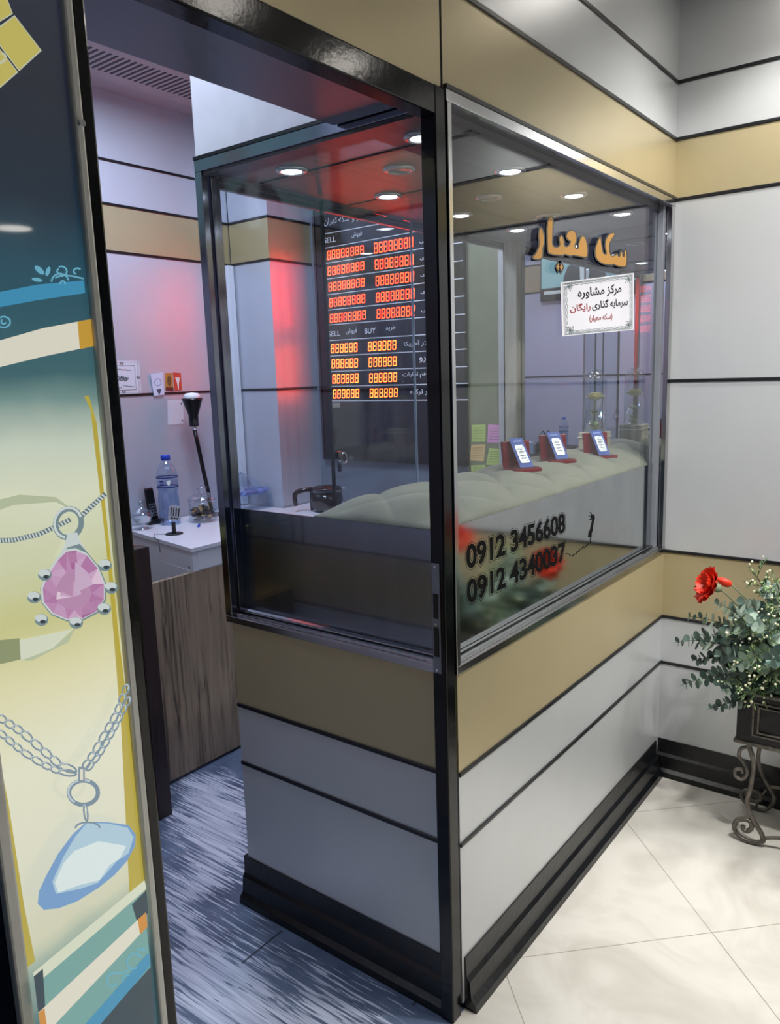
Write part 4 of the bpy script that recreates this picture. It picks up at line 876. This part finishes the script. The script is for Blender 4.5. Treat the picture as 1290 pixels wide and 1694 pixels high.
MB().tube([(x - .02, y + .02, DZ + .002), (x - .06, y + .05, DZ + .006), (x - .085, y + .02, DZ + .002), (x - .10, y - .03, DZ - .005), (x - .11, y - .05, DZ - .05)], .0014, 6).build('cable', black_p, t)
tag(MB().tube([(.735, 1.765, DZ + .005), (.765, 1.795, DZ + .005)], .005, 10).build('pen_cap', bluecap), 'small dark blue pen cap lying on the white desk before the candy jar', 'pen cap')
# gooseneck lamp
bx_, by_ = .960, 1.95
hp = on(1, by_, (320, 690)); hz0 = on(1, by_, (320, 706))[2]; hz1 = on(1, by_, (320, 664))[2]
t = T('gooseneck_lamp', 'black gooseneck lamp with its white bulb pointing up, against the back wall', 'lamp', (bx_, by_, DZ))
MB().lathe([(.05, DZ), (.05, DZ + .008), (.012, DZ + .014)], (bx_, by_, 0), 24).build('base', black_p, t)
hx = hp[0]
MB().tube([(bx_, by_, DZ + .01), (bx_ - .006, by_, DZ + .1), (bx_ - .025, by_, DZ + .2), (hx + .012, by_, DZ + .34), (hx, by_, hz0 - .012)], .0095, 12).build('gooseneck', black_p, t)
MB().lathe([(.010, hz0 - .014), (.011, hz0), (.010, hz0 + .002)], (hx, by_, 0), 16).build('collar', chrome, t)
MB().lathe([(.021, hz0 + .002), (.022, hz0 + .052), (.044, hz0 + .118), (.046, hz0 + .126), (.04, hz0 + .12)], (hx, by_, 0), 28).build('shade', black_p, t)
MB().lathe([(.036, hz0 + .118), (.036, hz0 + .140), (.028, hz0 + .148), (.001, hz0 + .152)], (hx, by_, 0), 24).build('bulb', mat('frosted_bulb', (236, 238, 244), .4), t)
# coffee pot
x, y = 1.33, 1.535; q0 = on(1, y, (540, 803)); zt = q0[2]; pk = zt - DZ
t = T('coffee_pot', 'glass coffee pot with a black lid and curved handle behind the padded counter', 'coffee pot', (x, y, DZ))
x = q0[0]
MB().lathe([(.055, DZ), (.070, DZ + .01), (.078, DZ + pk * .45), (.072, DZ + pk * .75), (.066, DZ + pk * .84), (.068, DZ + pk * .87)], (x, y, 0), 36).build('glass_jug', glass_mat('pot_glass', (.9, .9, .9), .035), t)
MB().lathe([(.05, DZ + .004), (.066, DZ + .012), (.074, DZ + pk * .45), (.069, DZ + pk * .72), (.001, DZ + pk * .72)], (x, y, 0), 36).build('coffee', mat('black_coffee', (14, 9, 8), .1), t)
mb = MB(); mb.lathe([(.070, DZ + pk * .85), (.072, DZ + pk * .90), (.060, DZ + pk * .955), (.02, DZ + pk * .97), (.018, DZ + pk), (.001, DZ + pk)], (x, y, 0), 36); mb.build('lid', black_p, t)
hd = np.array((-.66, .75, 0)) / 1.0
hp_ = [np.array((x, y, 0)) + hd * a + np.array((0, 0, DZ + pk * b)) for a, b in ((.066, .88), (.10, .86), (.135, .80), (.148, .70), (.150, .50), (.146, .25))]
MB().tube(hp_, [.010, .011, .012, .012, .011, .010], 12).build('handle', mat('dark_red_black_plastic', (30, 12, 14), .2), t)
MB().tube([np.array((x, y, 0)) + hd * .072 + np.array((0, 0, DZ + pk * b)) for b in (.9, .6, .3, .05)], .008, 10).build('handle_mount', black_p, t)
MB().prism([(x + .045, y - .045, DZ + pk * .86), (x + .062, y - .062, DZ + pk * .92), (x + .040, y - .062, DZ + pk * .86)], (0, 0, -.012)).build('spout', mat('clear_spout', (196, 200, 206), .15), t)
# plastic bag with tissues
x, y = 1.13, 1.93
t = T('plastic_food_box', 'clear plastic box with a crumpled blue and white bag on top, by the pier', 'box', (x, y, DZ))
cl = glass_mat('cloudy_plastic', (.80, .86, .92), .12, .1)
MB().box(x - .07, x + .13, y - .08, y + .03, DZ, DZ + .075).build('tub', cl, t, bevel=0.006)
mb = MB(); r6 = random.Random(8); vs = []
for i in range(7):
    for j in range(9):
        a = T2 * j / 9; h = i / 6; r = .085 * math.sqrt(max(0, 1 - h ** 1.6)) * r6.uniform(.75, 1.1); vs.append((x + .02 + r * math.cos(a) * 1.2 - .03 * h, y - .025 + r * math.sin(a) * .5, DZ + .076 + .11 * h * r6.uniform(.9, 1.05)))
mb.add(vs, [(i * 9 + j, i * 9 + (j + 1) % 9, (i + 1) * 9 + (j + 1) % 9, (i + 1) * 9 + j) for i in range(6) for j in range(9)], 0); mb.build('crumpled_bag', glass_mat('crumpled_film', (.78, .84, .92), .22, .25), t)
mb = MB(); mb.prism([(x - .05, y - .07, DZ + .078), (x + .11, y - .07, DZ + .076), (x + .10, y + .02, DZ + .078), (x - .04, y + .02, DZ + .078)], (0.02, 0, .022)); mb.build('blue_wrapper', mat('blue_white_wrapper', (110, 130, 190), .4, var=.5, nscale=25), t, bevel=0.008)

# ------------------------------------------------------------------ things on the back wall
YB = D - 0.0012
def wallcard(name, label, cat, P, m, th=0.003, tilt=0.0, group=None):
    W_ = PQ(1, YB - tilt, P); t = thing(name, label, cat, tuple(np.mean(W_, 0)), group); MB().prism(W_, (0, th if not tilt else tilt * .5, 0)).build('sheet', m, t); return t, [w + np.array((0, -.0006, 0)) for w in W_]
t, W_ = wallcard('framed_certificate', 'white bordered calligraphy certificate on the back wall beside the door post', 'certificate', [(170, 597), (230, 597), (234, 651), (174, 654)], white_p)
mb = MB(); brown_print = mat('dull_brown_print', (98, 84, 90), .6)
for a in range(22):
    for (u, v) in ((a / 21, .045), (a / 21, .955)): mb.tube([bil(W_, min(.97, max(.03, u)) - .008, v), bil(W_, min(.97, max(.03, u)) + .008, v + .012)], .0007, 4)
    for (u, v) in ((.955, a / 21), (.93, a / 21 + .02)): mb.tube([bil(W_, u, min(.97, v)), bil(W_, u + .01, min(.97, v) + .01)], .0007, 4)
for (cu_, cv_) in ((.5, .92), (.5, .08), (.945, .5)):
    for i in range(8):
        a = T2 * i / 8; mb.tube([bil(W_, cu_ + .02 * math.cos(a), cv_ + .02 * math.sin(a)), bil(W_, min(.99, cu_ + .06 * math.cos(a + .3)), min(.99, max(.01, cv_ + .045 * math.sin(a + .3))))], .0010, 4)
mb.tube([bil(W_, u, v) for u, v in ((.08, .13), (.86, .13), (.86, .86), (.08, .86))], .0008, 4, closed=True); mb.build('border', brown_print, t)
mb = MB()
for (u0, u1, v, amp) in ((.25, .75, .74, .02), (.15, .5, .52, .07), (.45, .66, .48, .06), (.3, .62, .44, .05), (.15, .45, .22, .02), (.5, .8, .24, .02)):
    mb.tube([bil(W_, u0 + (u1 - u0) * i / 24, v + amp * math.sin(i * 1.25) * math.cos(i * .37) - .05 * (i / 24 - .5)) for i in range(25)], .0008 if amp < .04 else .0013, 4)
mb.build('calligraphy', ink, t)
t, W_ = wallcard('card', 'pale blue and white leaflet leaning on the wall strip beside the certificate', 'card', [(249, 619), (269, 616), (272, 653), (255, 655)], mat('pale_blue_card', (206, 212, 232), .5), .002, .008)
mb = MB(); mb.prism([bil(W_, u, v) for u, v in ((.3, .28), (.75, .28), (.6, .1), (.5, .02), (.42, .1))], (0, -.0004, 0)); mb.tube([bil(W_, .5 + .28 * math.cos(a), .6 + .16 * math.sin(a)) for a in np.linspace(0, T2, 16)], .0006, 4); mb.build('print', mat('slate_print', (70, 76, 96), .6), t)
t, W_ = wallcard('card', 'gold picture card standing on the wall strip', 'card', [(273, 617), (285, 617), (287, 647), (274, 646)], mat('gold_card', (182, 138, 62), .4, .2), .003)
mb = MB(); mb.prism([bil(W_, .5 + .26 * math.cos(a), .55 + .3 * math.sin(a)) for a in np.linspace(0, T2, 12, endpoint=False)], (0, -.0004, 0)); mb.build('print', mat('brown_print', (110, 78, 44), .6), t)
MB().prism([bil(W_, 0, .0), bil(W_, 1, .0), bil(W_, 1, .2), bil(W_, 0, .2)], (0, -.0005, 0)).build('lower_band', mat('red_brown_print', (104, 44, 40), .6), t)
t, W_ = wallcard('card', 'orange red card with a white figure standing on the wall strip', 'card', [(286, 616), (299, 617), (301, 645), (289, 647)], mat('orange_red_card', (206, 72, 50), .5), .003)
mb = MB(); mb.prism([bil(W_, u, v) for u, v in ((.2, .75), (.8, .72), (.62, .35), (.56, .05), (.46, .05), (.4, .4))], (0, -.0004, 0)); mb.build('print', mat('white_print', (236, 220, 214), .6), t)
t, W_ = wallcard('paper_note', 'plain white paper pinned to the back wall below the cards', 'paper', [(277, 662), (303, 661.5), (304, 702), (278, 703)], white_p, .001)
for u, v in ((.86, .85), (.9, .16)): MB().ball(bil(W_, u, v), .0035, 8).build('pin', black_p, t)
# air vent in the shop ceiling
vt = thing('ceiling_vent', 'long slotted air vent in the shop ceiling above the back wall', 'vent', (0.45, 1.78, Z['c']))
MB().box(-.35, 1.22, 1.62, 1.93, Z['c'] - .008, Z['c']).build('plate', mat('pale_vent_plate', (176, 172, 180), .5), vt, bevel=0.002)
mb = MB()
for i in range(58): x = -.30 + i * .026; mb.box(x, x + .010, 1.70, 1.86, Z['c'] - .0095, Z['c'] - .007)
mb.build('slots', mat('dark_vent_slot', (60, 62, 72), .6), vt)
# television on the left wall (seen in the mirror)
tv = thing('television', 'television showing a man in a dark suit, seen in the mirror', 'television', (XL + .03, 1.325, 1.97))
MB().box(XL + .006, XL + .045, .965, 1.685, 1.965, 2.385).build('casing', black_p, tv, bevel=0.004)
sx = XL + .0458
def TVp(pts, m, k, lift=1): MB().add([(sx + .0003 * lift, 1.675 - .70 * u, 2.005 + .37 * v) for u, v in pts], [tuple(range(len(pts)))]).build(k, m, tv)
def scr(name, rgb, s=.75): return mat(name, tuple(int(c * .2) for c in rgb), .3, emit=rgb, estr=s, var=.02)
TVp([(0, 0), (1, 0), (1, 1), (0, 1)], scr('screen_pale_blue', (150, 196, 204)), 'screen')
TVp([(.22, .0), (.70, .0), (.66, .34), (.60, .50), (.50, .57), (.38, .57), (.28, .48), (.24, .3)], scr('screen_suit', (38, 46, 58)), 'suit_picture', 2)
TVp([(.42, .0), (.49, .0), (.51, .57), (.40, .57)], scr('screen_shirt', (206, 220, 232)), 'shirt_picture', 3)
TVp([(.42, .56), (.49, .56), (.50, .66), (.52, .74), (.50, .86), (.455, .90), (.41, .86), (.39, .74), (.41, .66)], scr('screen_skin', (170, 128, 108)), 'head_picture', 4)
TVp([(0, 0), (1, 0), (1, .13), (0, .13)], scr('screen_ticker', (46, 38, 44)), 'ticker_picture', 5)
TVp([(.03, .015), (.22, .015), (.22, .075), (.03, .075)], scr('screen_white_tab', (206, 214, 216)), 'tab_picture', 6)
lw_ = clad_wall  # seam strips on the left wall
for yy in (1.235, 1.29): MB().box(XL - .001, XL + .004, yy - .005, yy + .005, 0.85, 2.035).build('seam_strip', strip_m, bpy.data.objects['wall_left'])
hb = thing('handbag', 'small black handbag with looped handles on the showcase, seen in the mirror', 'bag', (-.28, 1.42, .966))
mb = MB(); mb.prism([(-.36, 1.39, .966), (-.19, 1.39, .966), (-.21, 1.39, 1.035), (-.34, 1.39, 1.035)], (0, .07, 0)); mb.build('body', black_p, hb, bevel=.012)
for s_ in (1.405, 1.445): MB().tube([(-.32, s_, 1.03), (-.31, s_, 1.08), (-.275, s_, 1.10), (-.24, s_, 1.08), (-.23, s_, 1.03)], .004, 8).build('handle', black_p, hb)
tag(MB().box(-.10, .04, 1.42, 1.52, .9665, 1.045).build('tissue_box', mat('pale_blue_carton', (176, 192, 214), .6), bevel=.003), 'pale blue carton on the showcase, seen in the mirror', 'box')

# ------------------------------------------------------------------ planter with artificial flowers by the mall wall
iron = mat('wrought_iron_grey', (104, 99, 92), .38, .6, var=.35, nscale=40, bump=.3, bscale=120)
pbox = mat('pewter_black_box', (30, 29, 32), .35, .4, var=.35, nscale=25, bump=.1)
PXf, PXb, PY0, PY1, PZ0, PZ1 = 1.085, 1.335, -0.335, -1.0, 0.338, 0.502
pl_ = thing('planter', 'black metal planter box on scrolled wrought iron legs beside the mall wall', 'planter', (1.2, -.66, 0))
mb = MB(); mb.box(PXf, PXb, PY1, PY0, PZ0 + .004, PZ1); mb.build('box', pbox, pl_, bevel=.004)
def fr(y0, y1, z0, z1, w, d): 
    m_ = MB(); m_.box(PXf - d, PXf, y0, y1, z1 - w, z1); m_.box(PXf - d, PXf, y0, y1, z0, z0 + w); m_.box(PXf - d, PXf, y0, y0 + w, z0, z1); m_.box(PXf - d, PXf, y1 - w, y1, z0, z1); return m_
fr(PY1 + .045, PY0 - .045, PZ0 + .030, PZ1 - .022, .006, .004).build('outer_moulding', iron, pl_, bevel=.002)
fr(PY1 + .060, PY0 - .060, PZ0 + .042, PZ1 - .034, .006, .006).build('inner_moulding', iron, pl_, bevel=.002)
em = MB()
for i in range(6): em.ball((PXf - .003, -.66 + .012 * math.cos(i * T2 / 6), .42 + .014 * math.sin(i * T2 / 6)), .008, 8, 0, (.5, 1, 1))
em.ball((PXf - .004, -.50, .425), .010, 8, 0, (.4, 1, 1.3)); em.build('rosette', iron, pl_)
MB().box(PXf - .006, PXb + .006, PY1 - .006, PY0 + .006, PZ0 - .004, PZ0 + .008).build('lower_rim', iron, pl_, bevel=.003)
MB().box(PXf - .006, PXb + .006, PY1 - .006, PY0 + .006, PZ1 - .004, PZ1 + .008).build('upper_rim', iron, pl_, bevel=.003)
def spline(P, n=8):
    P = [np.array(p, float) for p in P]; o = []
    for i in range(len(P) - 1):
        a, b, c, d = P[max(0, i - 1)], P[i], P[i + 1], P[min(len(P) - 1, i + 2)]
        for k in range(n):
            t = k / n; o.append(.5 * ((2 * b) + (-a + c) * t + (2 * a - 5 * b + 4 * c - d) * t * t + (-a + 3 * b - 3 * c + d) * t ** 3))
    return o + [P[-1]]
fl_ = [(1238, 1232), (1246, 1262), (1242, 1300), (1236, 1330), (1246, 1360), (1258, 1380), (1262, 1394), (1250, 1397), (1234, 1394), (1220, 1384), (1214, 1371), (1219, 1360), (1229, 1358), (1240, 1362), (1243, 1372), (1236, 1378), (1229, 1375), (1229, 1369)]
rl_ = [(1257, 1232), (1254, 1262), (1262, 1292), (1274, 1316), (1280, 1334), (1270, 1350), (1256, 1353), (1236, 1344), (1226, 1330), (1230, 1319), (1240, 1318), (1254, 1322), (1258, 1333), (1250, 1338), (1241, 1334)]
cl_ = [(1238, 1236), (1226, 1238), (1222, 1250), (1230, 1262), (1236, 1278), (1228, 1289), (1217, 1284), (1216, 1274), (1226, 1272), (1228, 1279)]
def legs(mirror_y):
    for nm_, P, X, r in (('front_leg', fl_, PXf + .008, .0075), ('rear_leg', rl_, PXb - .03, .0065), ('curl', cl_, PXf + .004, .0055)):
        W = [on(0, X, q) for q in P]; W = spline(W); zmin = min(w[2] for w in W); dzz = (r - zmin) if 'leg' in nm_ else 0
        top = W[0][2]; W = [np.array((w[0], (-1.335 - w[1]) if mirror_y else w[1], w[2] + dzz * min(1, max(0, (top - w[2]) / max(1e-6, top - zmin))))) for w in W]
        W[0][2] = PZ0; MB().tube(W, r, 10).build(nm_, iron, pl_)
legs(False); legs(True)
W = spline([np.array((PXf + .008, -.42, .03)), np.array((PXf + .02, -.5, .05)), np.array((PXf + .03, -.66, .06)), np.array((PXf + .02, -.82, .05)), np.array((PXf + .008, -.91, .03))])
MB().tube(W, .006, 8).build('stretcher', iron, pl_)
W = spline([np.array((PXb - .03, -.40, .10)), np.array((PXb - .04, -.55, .12)), np.array((PXb - .04, -.78, .12)), np.array((PXb - .03, -.93, .10))])
MB().tube(W, .006, 8).build('stretcher', iron, pl_)
MB().tube(spline([on(0, PXb - .03, q) for q in ((1268, 1306), (1256, 1322), (1250, 1336))]), .004, 8).build('brace', iron, pl_)
MB().box(PXf + .01, PXb - .01, PY1 + .01, PY0 - .01, PZ1 - .004, PZ1 + .012).build('moss_filling', mat('dark_moss', (30, 36, 26), .9, var=.5, nscale=60, bump=.6), pl_)

euc_m = [mat('eucalyptus_leaf', (96, 122, 112), .5, var=.25, nscale=20), mat('eucalyptus_leaf_pale', (160, 182, 166), .5, var=.2, nscale=20), mat('eucalyptus_leaf_dark', (62, 84, 80), .5, var=.25, nscale=20)]
stem_m = mat('brown_green_stem', (70, 72, 54), .7)
def bez(a, b, c, n=14): a, b, c = map(np.array, (a, b, c)); return [(1 - t) ** 2 * a + 2 * t * (1 - t) * b + t * t * c for t in np.linspace(0, 1, n)]
EU = []
def euc(tip, base=(1.20, -.47, .52), lift=.10, seed=0, size=.040, pale=.25, label=''):
    r = random.Random(seed); tip = np.array(tip); base = np.array(base); mid = base * .45 + tip * .55 + np.array((0, 0, lift)); P = bez(base, mid, tip, 18)
    t = thing('eucalyptus_spray', label, 'foliage', tuple(base), 'eucalyptus sprays in the planter'); MB().tube(P, [.0026 - .0018 * i / 17 for i in range(18)], 6).build('stem', stem_m, t)
    mb = MB(); n = 15
    for i in range(n):
        f = .28 + .70 * i / (n - 1); k = f * 17; j = int(min(16, k)); p = P[j] + (P[j + 1] - P[j]) * (k - j); d = Vector(P[j + 1] - P[j]).normalized()
        sz = 1.22 * size * (1.05 - .62 * max(0, f - .35) / .65) * r.uniform(.85, 1.15); ang = (i % 2) * PI / 2 + r.uniform(-.4, .4); s = d.orthogonal().normalized(); s.rotate(Quaternion(d, ang))
        for sg in (1, -1):
            dd = (s * sg + d * .35 + Vector((r.uniform(-.2, .2), r.uniform(-.2, .2), r.uniform(-.25, .15)))).normalized(); nn = (d + Vector((r.uniform(-.7, .7) - .5, r.uniform(-.5, .5), r.uniform(-.2, .6)))).normalized()
            leaf(mb, Vector(p), dd, nn, sz, sz * .86, 1 if r.random() < pale else (2 if r.random() < .4 else 0), .06, 1)
    leaf(mb, Vector(P[-1]), d, (0, 0, 1), size * .35, size * .25, 0, .1, 1)
    mb.build('leaves', euc_m, t); return t
for i, (q, X, lf, sz, pale, lb) in enumerate((((1120, 1063), 1.04, .10, .040, .15, 'eucalyptus spray reaching furthest left across the gap towards the booth, at mid height'),
    ((1132, 1132), 1.04, .07, .042, .1, 'dark eucalyptus spray hanging low left of the planter'), ((1176, 1172), 1.03, .02, .036, .2, 'short eucalyptus spray drooping below the planter rim at its left corner'),
    ((1138, 1020), 1.12, .10, .034, .15, 'thin eucalyptus spray pointing up left beneath the open poppy'), ((1186, 1000), 1.14, .10, .036, .5, 'eucalyptus spray with a bright green tip under the poppy stem'),
    ((1222, 1098), .98, .10, .050, .8, 'broad pale eucalyptus spray facing the viewer at the middle left'), ((1228, 1000), 1.06, .10, .050, .3, 'large dark leaved eucalyptus spray below the poppy bud'),
    ((1262, 968), 1.10, .10, .044, .5, 'eucalyptus spray standing up right of the poppy bud'), ((1150, 1092), 1.08, .08, .036, .05, 'eucalyptus spray with small dark leaves between the two lowest left ones'),
    ((1215, 1110), 1.02, .03, .046, .3, 'eucalyptus spray over the left upper corner of the box'),
    ((1165, 1050), 1.06, .09, .042, .35, 'eucalyptus spray with mixed pale and dark leaves at the left centre'), ((1190, 1085), 1.0, .08, .048, .15, 'broad dark eucalyptus spray at the left centre, nearest the viewer'),
    ((1200, 1140), 1.02, .05, .044, .2, 'eucalyptus spray hanging beside the left end of the planter box'), ((1245, 1030), 1.0, .10, .050, .7, 'broad pale eucalyptus spray in the middle below the bud'), ((1205, 1035), 1.04, .10, .044, .1, 'dark eucalyptus spray directly under the poppy stem'))):
    euc(on(0, X, q), (1.19 + .01 * (i % 3), -.45 - .03 * (i % 4), .51), lf, 20 + i, sz, pale, lb)
fil_m = [mat('fine_green_leaf', (86, 116, 74), .6, var=.3, nscale=40), mat('fine_green_leaf_light', (140, 164, 104), .6, var=.2, nscale=40), mat('white_tiny_flower', (226, 226, 190), .6)]
def filler(base, tip, lift, seed, label):
    r = random.Random(seed); P = bez(base, np.array(base) * .4 + np.array(tip) * .6 + np.array((0, 0, lift)), tip, 12)
    t = thing('filler_spray', label, 'foliage', tuple(base), 'fine leaved filler sprays in the planter'); st = MB(); st.tube(P, .0016, 5); mb = MB(); fl2 = MB()
    for i in range(16):
        f = .2 + .8 * i / 15; k = f * 11; j = int(min(10, k)); p = P[j] + (P[j + 1] - P[j]) * (k - j); d = Vector(P[j + 1] - P[j]).normalized(); s = d.orthogonal().normalized(); s.rotate(Quaternion(d, i * 2.4))
        tw = Vector(p) + (s + d * .7).normalized() * r.uniform(.03, .06); st.tube([Vector(p), tw], .0009, 4)
        for m_ in range(9):
            g = r.random(); q = Vector(p).lerp(tw, g); dd = (Vector((r.uniform(-1, 1), r.uniform(-1, 1), r.uniform(-1, 1))) + s * .8 + d * .6).normalized()
            leaf(mb, q, dd, Vector((r.uniform(-1, 1), r.uniform(-1, 1), 1)), r.uniform(.014, .026), .0042, 1 if r.random() < .35 else 0, .1)
        for m_ in range(2):
            if r.random() < .8: fl2.ball(tw + Vector((r.uniform(-.012, .012), r.uniform(-.012, .012), r.uniform(0, .012))), r.uniform(.0025, .0045), 6)
    st.build('stem', stem_m, t); mb.build('leaves', fil_m[:2], t); fl2.build('tiny_flowers', fil_m[2], t)['kind'] = 'stuff'
k = 0
for (q, X, lf, lb) in (((1215, 1120), 1.02, .04, 'fine green spray spilling over the left front rim of the planter box'), ((1240, 1146), 1.0, 0, 'fine green spray hanging onto the front moulding of the planter box'), ((1245, 1085), .99, .06, 'fine green spray at the centre front of the planter'), ((1275, 1110), 1.0, .03, 'fine green spray over the front rim near the picture edge'),
                     ((1235, 1040), 1.03, .08, 'white flowered spray at the middle of the bouquet'), ((1270, 1040), 1.02, .08, 'white flowered spray at the middle near the picture edge'), ((1252, 955), 1.10, .10, 'white flowered spray rising highest behind the bud'), ((1285, 965), 1.08, .10, 'white flowered spray rising high at the picture edge'),
                     ((1290, 1005), 1.05, .10, 'white flowered spray at upper right by the picture edge'), ((1300, 1075), 1.0, .06, 'white flowered spray at right, cut by the picture edge')):
    tip = on(0, X, q); filler((1.19, min(-.44, tip[1] - .02), .51), tip, lf, 60 + k, lb); k += 1
for i in range(12):
    q_ = ((.98, -.60, .74), (.96, -.70, .66), (1.02, -.66, .86), (.98, -.80, .78), (.95, -.86, .60), (1.04, -.78, .92), (.98, -.92, .70), (1.0, -.98, .82), (.95, -.74, .56), (.96, -.62, .58), (1.06, -.90, .94), (1.02, -.56, .68))[i]
    euc((q_[0] - .05 * (i % 3), q_[1] + .12 * ((i % 4) - 1.5) * .6, q_[2]), (1.2, q_[1] - .02, .51), .10, 120 + i, .046, .1, 'broad leaved eucalyptus spray in the part of the planter beyond the picture edge')
for i in range(7):
    yy = -.62 - .05 * i; filler((1.2, yy, .51), (1.05 + .03 * (i % 3), yy - .02, .62 + .07 * (i % 4)), .08, 80 + i, 'fine leaved spray in the right part of the planter')
# poppies
pop_m = mat('poppy_petal', (222, 54, 26), .5, var=.3, nscale=50); cal_m = mat('poppy_green', (112, 124, 96), .6)
def poppy(c, ax, base, label, R=.058, name='poppy_flower'):
    c = Vector(c); ax = Vector(ax).normalized(); t = thing(name, label, 'flower', tuple(base), 'red artificial poppies in the planter'); e1 = ax.orthogonal().normalized(); e2 = ax.cross(e1); mb = MB(); r = random.Random(11)
    for layer_, (npet, opn, sc_) in enumerate(((4, 1.0, 1.0), (4, .8, .9), (3, .5, .7))):
        for i in range(npet):
            a0 = T2 * i / npet + layer_ * .7; vs = []; nu, nv = 9, 7
            for u in range(nu + 1):
                for v in range(nv + 1):
                    a = a0 + (u / nu - .5) * 2.0; rr = R * sc_ * (v / nv); ruf = 1 + (.10 * math.sin(u * 4.1 + i * 2 + layer_) + r.uniform(-.05, .05)) * (v / nv) ** 2
                    h = R * (.10 + .85 * (v / nv) ** 1.5 * (1.15 - opn * .55)) + .005 * math.sin(u * 3.3 + i) * (v / nv)
                    rad = rr * ruf * (.55 + .42 * opn); vs.append(c + e1 * (rad * math.cos(a)) + e2 * (rad * math.sin(a)) + ax * h)
            mb.add(vs, [(u * (nv + 1) + v, (u + 1) * (nv + 1) + v, (u + 1) * (nv + 1) + v + 1, u * (nv + 1) + v + 1) for u in range(nu) for v in range(nv)], 0, True)
    mb.build('petals', pop_m, t)
    cb = MB(); cb.ball(c + ax * .012, .010, 10); cb.build('centre', mat('poppy_centre', (206, 196, 150), .6), t)
    cx = MB(); cx.ball(c - ax * .006, .0135, 12); cx.build('calyx', cal_m, t)
    MB().tube(bez(base, np.array(base) * .45 + np.array(c) * .55 + np.array((.02, 0, .06)), np.array(c - ax * .012)), .0024, 8).build('stem', cal_m, t); return t
pc = on(0, 1.085, (1184, 972)); poppy(pc, (-.62, .70, .36), (1.2, -.45, .51), 'open red poppy reaching out left above the eucalyptus')
poppy((1.17, -.74, .90), (-.5, .5, .5), (1.21, -.78, .51), 'open red poppy in the far part of the planter')
poppy((1.10, -.62, .86), (-.6, .3, .5), (1.20, -.66, .51), 'open red poppy in the middle of the planter')
bc_ = Vector(on(0, 1.12, (1199, 963))); t = thing('poppy_bud', 'red poppy bud in a pale split sepal beside the open poppy', 'flower', (1.21, -.47, .51))
axb = Vector((-.2, .85, .35)).normalized()
mb = MB(); e1 = axb.orthogonal().normalized(); e2 = axb.cross(e1); prf = [(.002, -.022), (.011, -.014), (.0135, 0), (.010, .014), (.005, .024), (.002, .028)]; vs = []
for (r_, h_) in prf:
    for j in range(14): a = T2 * j / 14; rr = r_ * (1 + .12 * math.sin(3 * a + h_ * 90)); vs.append(bc_ + axb * h_ + e1 * (rr * math.cos(a)) + e2 * (rr * math.sin(a)))
mb.add(vs, [(i * 14 + j, i * 14 + (j + 1) % 14, (i + 1) * 14 + (j + 1) % 14, (i + 1) * 14 + j) for i in range(5) for j in range(14)], 0, True); mb.build('petals', pop_m, t)
mb = MB()
for sg in (1, -1): leaf(mb, bc_ - axb * .024, axb + e2 * .15 * sg, e2 * sg, .042, .018, 0, -.3)
mb.build('sepals', mat('pale_sepal', (176, 182, 160), .6), t)
MB().tube(bez((1.21, -.47, .51), np.array((1.19, -.42, .70)), np.array(bc_ - axb * .02)), .0022, 8).build('stem', cal_m, t)
